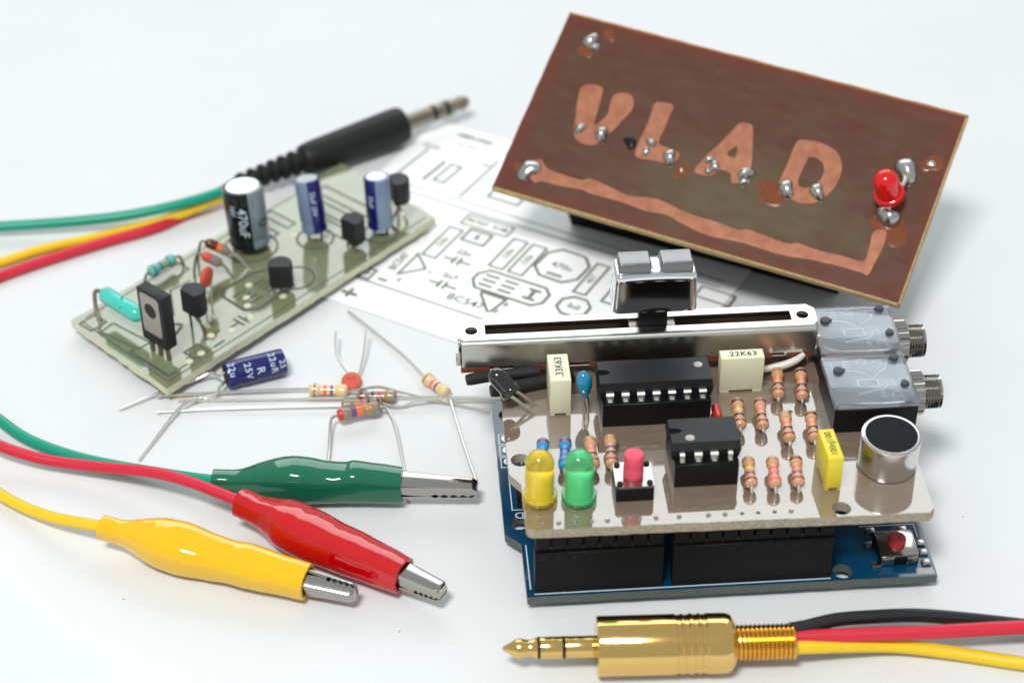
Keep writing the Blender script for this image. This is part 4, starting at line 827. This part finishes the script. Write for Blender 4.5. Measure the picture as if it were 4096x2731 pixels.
loose_res('grey-brown resistor with brown, black and red bands, touching the beige one', (-24.0, 55.1, 1.2), (-16.8, 54.6, 1.2), 1.2, 'greybrown', ('brown', 'black', 'red', 'gold'),
          [[(-23.8, 55.1, 1.2), (-26, 55.2, 1.0), (-47.7, 56.8, 0.6), (-56, 57.4, 0.4)], [(-16.9, 54.6, 1.2), (-14.5, 54.5, 1.0), (-6.3, 54.1, 0.7), (5.0, 53.2, 0.6)]], (0.12, 0.4, 0.56, 0.72), 0.085)
loose_res('grey-brown resistor half hidden behind the bent one at the front', (-26.8, 52.9, 1.15), (-19.4, 53.0, 1.15), 1.2, 'greybrown', ('greybrown', 'gold', 'red', 'black', 'brown'),
          [[(-26.6, 52.9, 1.1), (-28.5, 53.2, 1.0), (-47.5, 54.2, 0.7), (-58.9, 54.5, 0.5)], [(-19.5, 53.0, 1.1), (-18, 52.5, 0.9), (-16.1, 52.3, 0.8), (-11.2, 52.9, 1.5), (4.6, 52.6, 0.8)]], (0.12, 0.36, 0.5, 0.66, 0.9), 0.07)
loose_res('bent resistor standing on its two leads, with red, violet and orange bands', (-27.5, 48.5, 2.5), (-19.9, 50.3, 2.5), 1.2, 'greybrown', ('red', 'violet', 'orange', 'gold'),
          [[(-27.3, 48.6, 2.5), (-28.2, 48.2, 2.4), (-28.6, 47.2, 2.2), (-28.8, 44.3, 1.5), (-29.0, 40.2, 0.9), (-29.6, 34, 0.4), (-30.1, 28.6, 0.3)], [(-20.1, 50.3, 2.5), (-19.2, 50.2, 2.5), (-18.5, 49.2, 2.4), (-17.4, 45.6, 1.8), (-16.3, 36.8, 0.9), (-15.4, 27.6, 0.3)]], (0.07, 0.38, 0.53, 0.7), 0.12)
loose_res('beige resistor lying aslant between the red disc capacitor and the stack', (-11.6, 59.9, 1.2), (-7.7, 54.4, 1.2), 1.2, 'beige', ('gold', 'orange', 'violet', 'yellow'),
          [[(-11.5, 59.7, 1.2), (-12.2, 60.9, 1.1), (-15.7, 67.6, 0.8), (-25.4, 81.8, 0.5)], [(-7.8, 54.6, 1.2), (-7.3, 53.4, 1.5), (-7.2, 51.8, 1.2), (-5.8, 42, 1.0), (-4.0, 30.5, 1.4)]], (0.16, 0.42, 0.59, 0.78), 0.08)
t = thing('disc_capacitor', 'small red disc capacitor lying flat with two wire leads', 'capacitor', (-24.9, 59.8, 0))
G().lathe([(0.01, -0.62), (1.1, -0.58), (1.75, -0.3), (1.85, 0), (1.75, 0.3), (1.1, 0.58), (0.01, 0.62)], 26, T=Matrix.Translation((0, 0, 1.1)) @ Matrix.Rotation(math.radians(8), 4, 'X') @ Matrix.Diagonal((1, 1.15, 1, 1))).build('disc', 'disc_red', t)
for pts in ([(-0.6, 1.6, 1.1), (-0.7, 2.5, 1.2), (-2.4, 5.9, 2.0), (-2.8, 9, 2.6), (-2.7, 12.2, 3.2)], [(0.9, 1.4, 1.1), (1.5, 2.3, 1.2), (2.4, 7, 2.2), (2.9, 12.0, 3.2)]): G().tube(pts, lambda t_: 0.42 - 0.2 * min(1, t_ * 5), 7, 0, 5).build('lead', 'tinned', t)
G().text('223', 1.1, Matrix.Translation((0, 0.1, 1.74)) @ Matrix.Rotation(math.radians(8), 4, 'X')).build('lettering', 'cap_ink', t)
# blue electrolytic capacitor
p0, p1 = Vector((-47.6, 61.3, 2.5)), Vector((-36.9, 64.8, 2.5)); o3 = Vector((p0.x, p0.y, 0))
t = thing('electrolytic_capacitor', 'dark blue cylinder capacitor lying on its side before the greenish board', 'capacitor', o3)
T = frame(p0 - o3, p1 - o3, (0, 0, 1)); r = 2.5
G().lathe([(2.0, 0), (2.35, 0.05), (2.48, 0.35), (2.5, 1.2), (2.38, 1.9), (2.38, 2.15), (2.5, 2.8), (2.5, 10.7), (2.4, 11.0), (2.1, 11.1)], 48, T=T).build('sleeve', 'sleeve_blue', t)
G().lathe([(2.15, -0.02), (2.0, -0.06), (0.01, -0.06)], 24, T=T).build('end_seal', 'rubber', t)
# local axes of T: x horizontal sideways, y upward; viewer sees the side between up and front
def ct(body, size, ang, zq, sp=1.0): wrap_text(t, body, size, 2.52, ang, zq, ring=True, T=T, spacing=sp)
dirf = (T.to_3x3().inverted() @ Vector((0, -0.78, 0.62))); A0 = math.degrees(math.atan2(dirf.y, dirf.x))
for i, (b, zq) in enumerate((('22uR', 8.6), ('25V', 3.9), ('22u', 1.0), ('25', 10.2))):
    wrap_text(t, b, 1.75 if i < 3 else 1.5, 2.52, A0 + (-6, 4, -18, 10)[i], zq, ring=True, T=T, spacing=1.15)
wrap_text(t, 'R', 2.1, 2.52, A0 + 14, 6.1, ring=True, T=T)
for pts in ([(-47.6, 61.5, 3.1), (-48.2, 61.3, 2.9), (-48.9, 61.6, 2.3), (-50.5, 63.0, 2.0), (-53.5, 62.1, 1.2), (-58.2, 60.2, 0.8), (-66.5, 55.8, 0.3)],
            [(-47.4, 60.6, 2.0), (-47.9, 60.0, 2.0), (-48.6, 58.9, 1.8), (-49.2, 57.7, 1.4), (-51.7, 56.9, 1.3), (-52.6, 56.5, 1.25), (-55.8, 54.0, 1.2), (-60.0, 45.7, 0.4), (-61.9, 41.6, 0.3)]): G().tube([Vector(q) - o3 for q in pts], 0.27, 8, 0, 5).build('lead', 'tinned', t)
t = thing('wire_offcut', 'short flat offcut of yellowish tape and wire beside the lead tips', 'wire offcut', (-56.5, 58.9, 0))
G().tube([(-0.6, -0.3, 0.25), (0.8, 0.1, 0.4), (3.0, 0.3, 0.25)], 0.22, 6, 0, 4, flat=1.6).build('clipping', 'gold_spring', t)

# ================================================================== black plug with three wires (rear left)
t = thing('audio_plug', 'black plastic audio plug with ribbed strain relief and three coloured wires, behind the greenish board', 'audio plug', (-47.6, 122.2, 0))
o3 = Vector((-47.6, 122.2, 0)); a = Vector((-47.6, 122.2, 4.2)); b = Vector((1.2, 150.2, 5.0))
d = (b - a).normalized(); La = (b - a).length
T = frame(a - o3, b - o3)
rib = [(1.7, 0)]
for k in range(6): z0 = 0.6 + k * 2.4; rr_ = 2.0 + 0.12 * k; rib += [(rr_, z0), (rr_ + 0.15, z0 + 0.5), (rr_, z0 + 1.1), (rr_ - 0.55, z0 + 1.35), (rr_ - 0.55, z0 + 2.1)]
rib += [(2.2, 15.4)]
G().lathe(rib, 24, T=T).build('strain_relief', 'rubber', t, ang=60)
G().lathe([(2.4, 14.9), (3.0, 15.3), (3.3, 16.2), (3.45, 18), (4.0, 36.5), (4.0, 38.8), (3.7, 39.6), (3.0, 39.9), (2.4, 39.9)], 36, T=T).build('handle', 'plug_black', t)
zt = La - 14.5
G().lathe([(1.75, 39.8), (1.75, zt + 5.0)], 24, T=T).build('sleeve_contact', 'tin_dull', t)
G().lathe([(1.78, zt + 5.0), (1.78, zt + 5.8)], 24, T=T).build('insulator_ring', 'black_plastic', t)
G().lathe([(1.75, zt + 5.8), (1.75, zt + 8.2)], 24, T=T).build('ring_contact', 'tin_dull', t)
G().lathe([(1.78, zt + 8.2), (1.78, zt + 9.0)], 24, T=T).build('insulator_ring', 'black_plastic', t)
G().lathe([(1.75, zt + 9.0), (1.75, zt + 10.2), (1.3, zt + 11.2), (1.7, zt + 12.4), (1.2, zt + 14), (0.5, zt + 14.6), (0.01, zt + 14.7)], 24, T=T).build('tip_contact', 'tin_dull', t)
for c, pts in (('green', [(-190, 104, 1.1), (-140, 111, 1.6), (-110, 112.6, 2.5), (-100.2, 112.6, 2.6), (-95.1, 112.9, 2.6), (-86.4, 112.9, 2.8), (-77.7, 112.9, 3.2), (-69, 113.5, 3.6), (-60.2, 115.2, 4.2), (-51.4, 118.6, 4.6), (-46.5, 122.6, 4.6), (-44, 124.2, 4.4)]),
               ('yellow', [(-186, 58, 1.1), (-140, 76, 1.5), (-106, 94, 2.3), (-97.8, 98.3, 2.4), (-93.1, 100.7, 2.2), (-85.2, 105.4, 1.8), (-77.2, 108.8, 1.3), (-68.9, 112.2, 1.1), (-60.4, 115.2, 1.6), (-51.6, 118.9, 3.0), (-46.3, 121.8, 3.6), (-44, 123.6, 4.0)]),
               ('red', [(-180, 34, 1.1), (-135, 62, 1.1), (-104, 88, 1.1), (-97.5, 93.9, 1.1), (-93, 97.6, 1.1), (-88.4, 100.4, 1.1), (-82.4, 103.6, 1.1), (-73, 108.2, 1.1), (-64, 112.2, 1.1), (-57.5, 117.2, 1.1), (-51.7, 121.4, 2.8), (-46.3, 123.1, 4.2), (-44, 124.4, 4.4)])):
    G().tube([Vector(q) - o3 for q in pts], 1.05, 12, 0, 8).build('wire', 'wire_' + c, t)

# ================================================================== gold plug with three wires (front right)
ya, yb = -11.9, -13.2
t = thing('audio_plug', 'gold metal audio plug with spring sleeve and three coloured wires, in the front', 'audio plug', (-2.2, -12.0, 0))
o3 = Vector((-2.2, -12.0, 0)); a = Vector((-2.2, -11.9, 4.7)); b = Vector((44.3, -13.8, 4.7)); T = frame(a - o3, b - o3)
G().lathe([(0.01, -0.1), (0.35, 0.1), (1.35, 1.9), (1.6, 2.5), (1.3, 3.6), (1.25, 4.2), (1.62, 5.2), (1.68, 5.3)], 32, T=T).build('tip_contact', 'gold', t)
for z0, z1, nm, m in ((5.3, 5.75, 'insulator_ring', 'black_plastic'), (5.75, 9.1, 'ring_contact', 'gold'), (9.1, 9.6, 'insulator_ring', 'black_plastic'), (9.6, 15.0, 'sleeve_contact', 'gold')):
    G().lathe([(1.66, z0), (1.68, z0 + 0.05), (1.68, z1 - 0.05), (1.66, z1)], 32, T=T).build(nm, m, t)
pf = [(1.7, 14.3), (3.9, 14.3), (4.5, 14.4), (4.62, 14.7), (4.65, 26.2)]
for z0 in (26.4, 27.6, 29.0, 30.2): pf += [(4.65, z0), (4.5, z0 + 0.12), (4.5, z0 + 0.75), (4.65, z0 + 0.9)]
pf += [(4.65, 33.4), (4.6, 34.2), (4.3, 34.9), (3.4, 35.5), (2.6, 35.5)]
G().lathe(pf, 56, T=T).build('barrel', 'gold', t, ang=25)
sg = G(); P = []; n = 22; turns = 14
T2 = frame(a - o3 + (b - a).normalized() * 35.2 + Vector((0, 0, -0.05)), b - o3)
for i in range(n * turns + 1):
    q = 2 * math.pi * i / n; P.append(T2 @ Vector((2.45 * math.cos(q), 2.45 * math.sin(q), i / (n * turns) * 9.6)))
sg.tube(P, 0.34, 8); sg.build('spring', 'gold_spring', t)
G().lathe([(2.2, 35.2), (2.2, 44.4)], 24, T=T).build('spring_core', 'gold_spring', t)
for c, pts in (('black', [(42, -11.9, 5.4), (44.6, -11.5, 5.4), (49.6, -10.2, 5.2), (55.2, -9.6, 4.8), (62.2, -9.2, 4.2), (69.1, -9.6, 3.4), (79.6, -10.6, 2.0), (92, -13, 1.2), (125, -24, 1.15), (165, -30, 1.15)]),
               ('red', [(42, -12.9, 4.7), (44.4, -12.9, 4.7), (54.5, -13.1, 4.7), (64.6, -13.3, 4.6), (78.3, -13.2, 4.4), (92, -13.0, 3.4), (120, -12, 1.2), (165, -4, 1.15)]),
               ('yellow', [(42, -14.2, 3.9), (44.2, -14.3, 3.9), (51.2, -13.6, 2.9), (58.2, -13.2, 1.9), (64.8, -14.2, 1.4), (71.2, -15.8, 1.15), (77.6, -17.7, 1.15), (92, -21.5, 1.15), (125, -33, 1.15), (165, -44, 1.15)])):
    G().tube([Vector(q) - o3 for q in pts], 1.12, 12, 0, 8).build('wire', 'wire_' + c, t)

# a few specks of dust on the tabletop
g = G(); rd = random.Random(4)
for x, y in ((-18.0, -2.6), (76.9, 16.7), (-62, 8), (-95, 140)):
    for k in range(rd.choice((1, 1, 2))): g.box(x + k, x + k + rd.uniform(0.15, 0.45), y, y + rd.uniform(0.12, 0.3), 0.01, 0.1)
o = g.build('dust', 'grey_tab'); o['kind'] = 'stuff'; o['label'] = 'tiny specks of dust on the white tabletop'
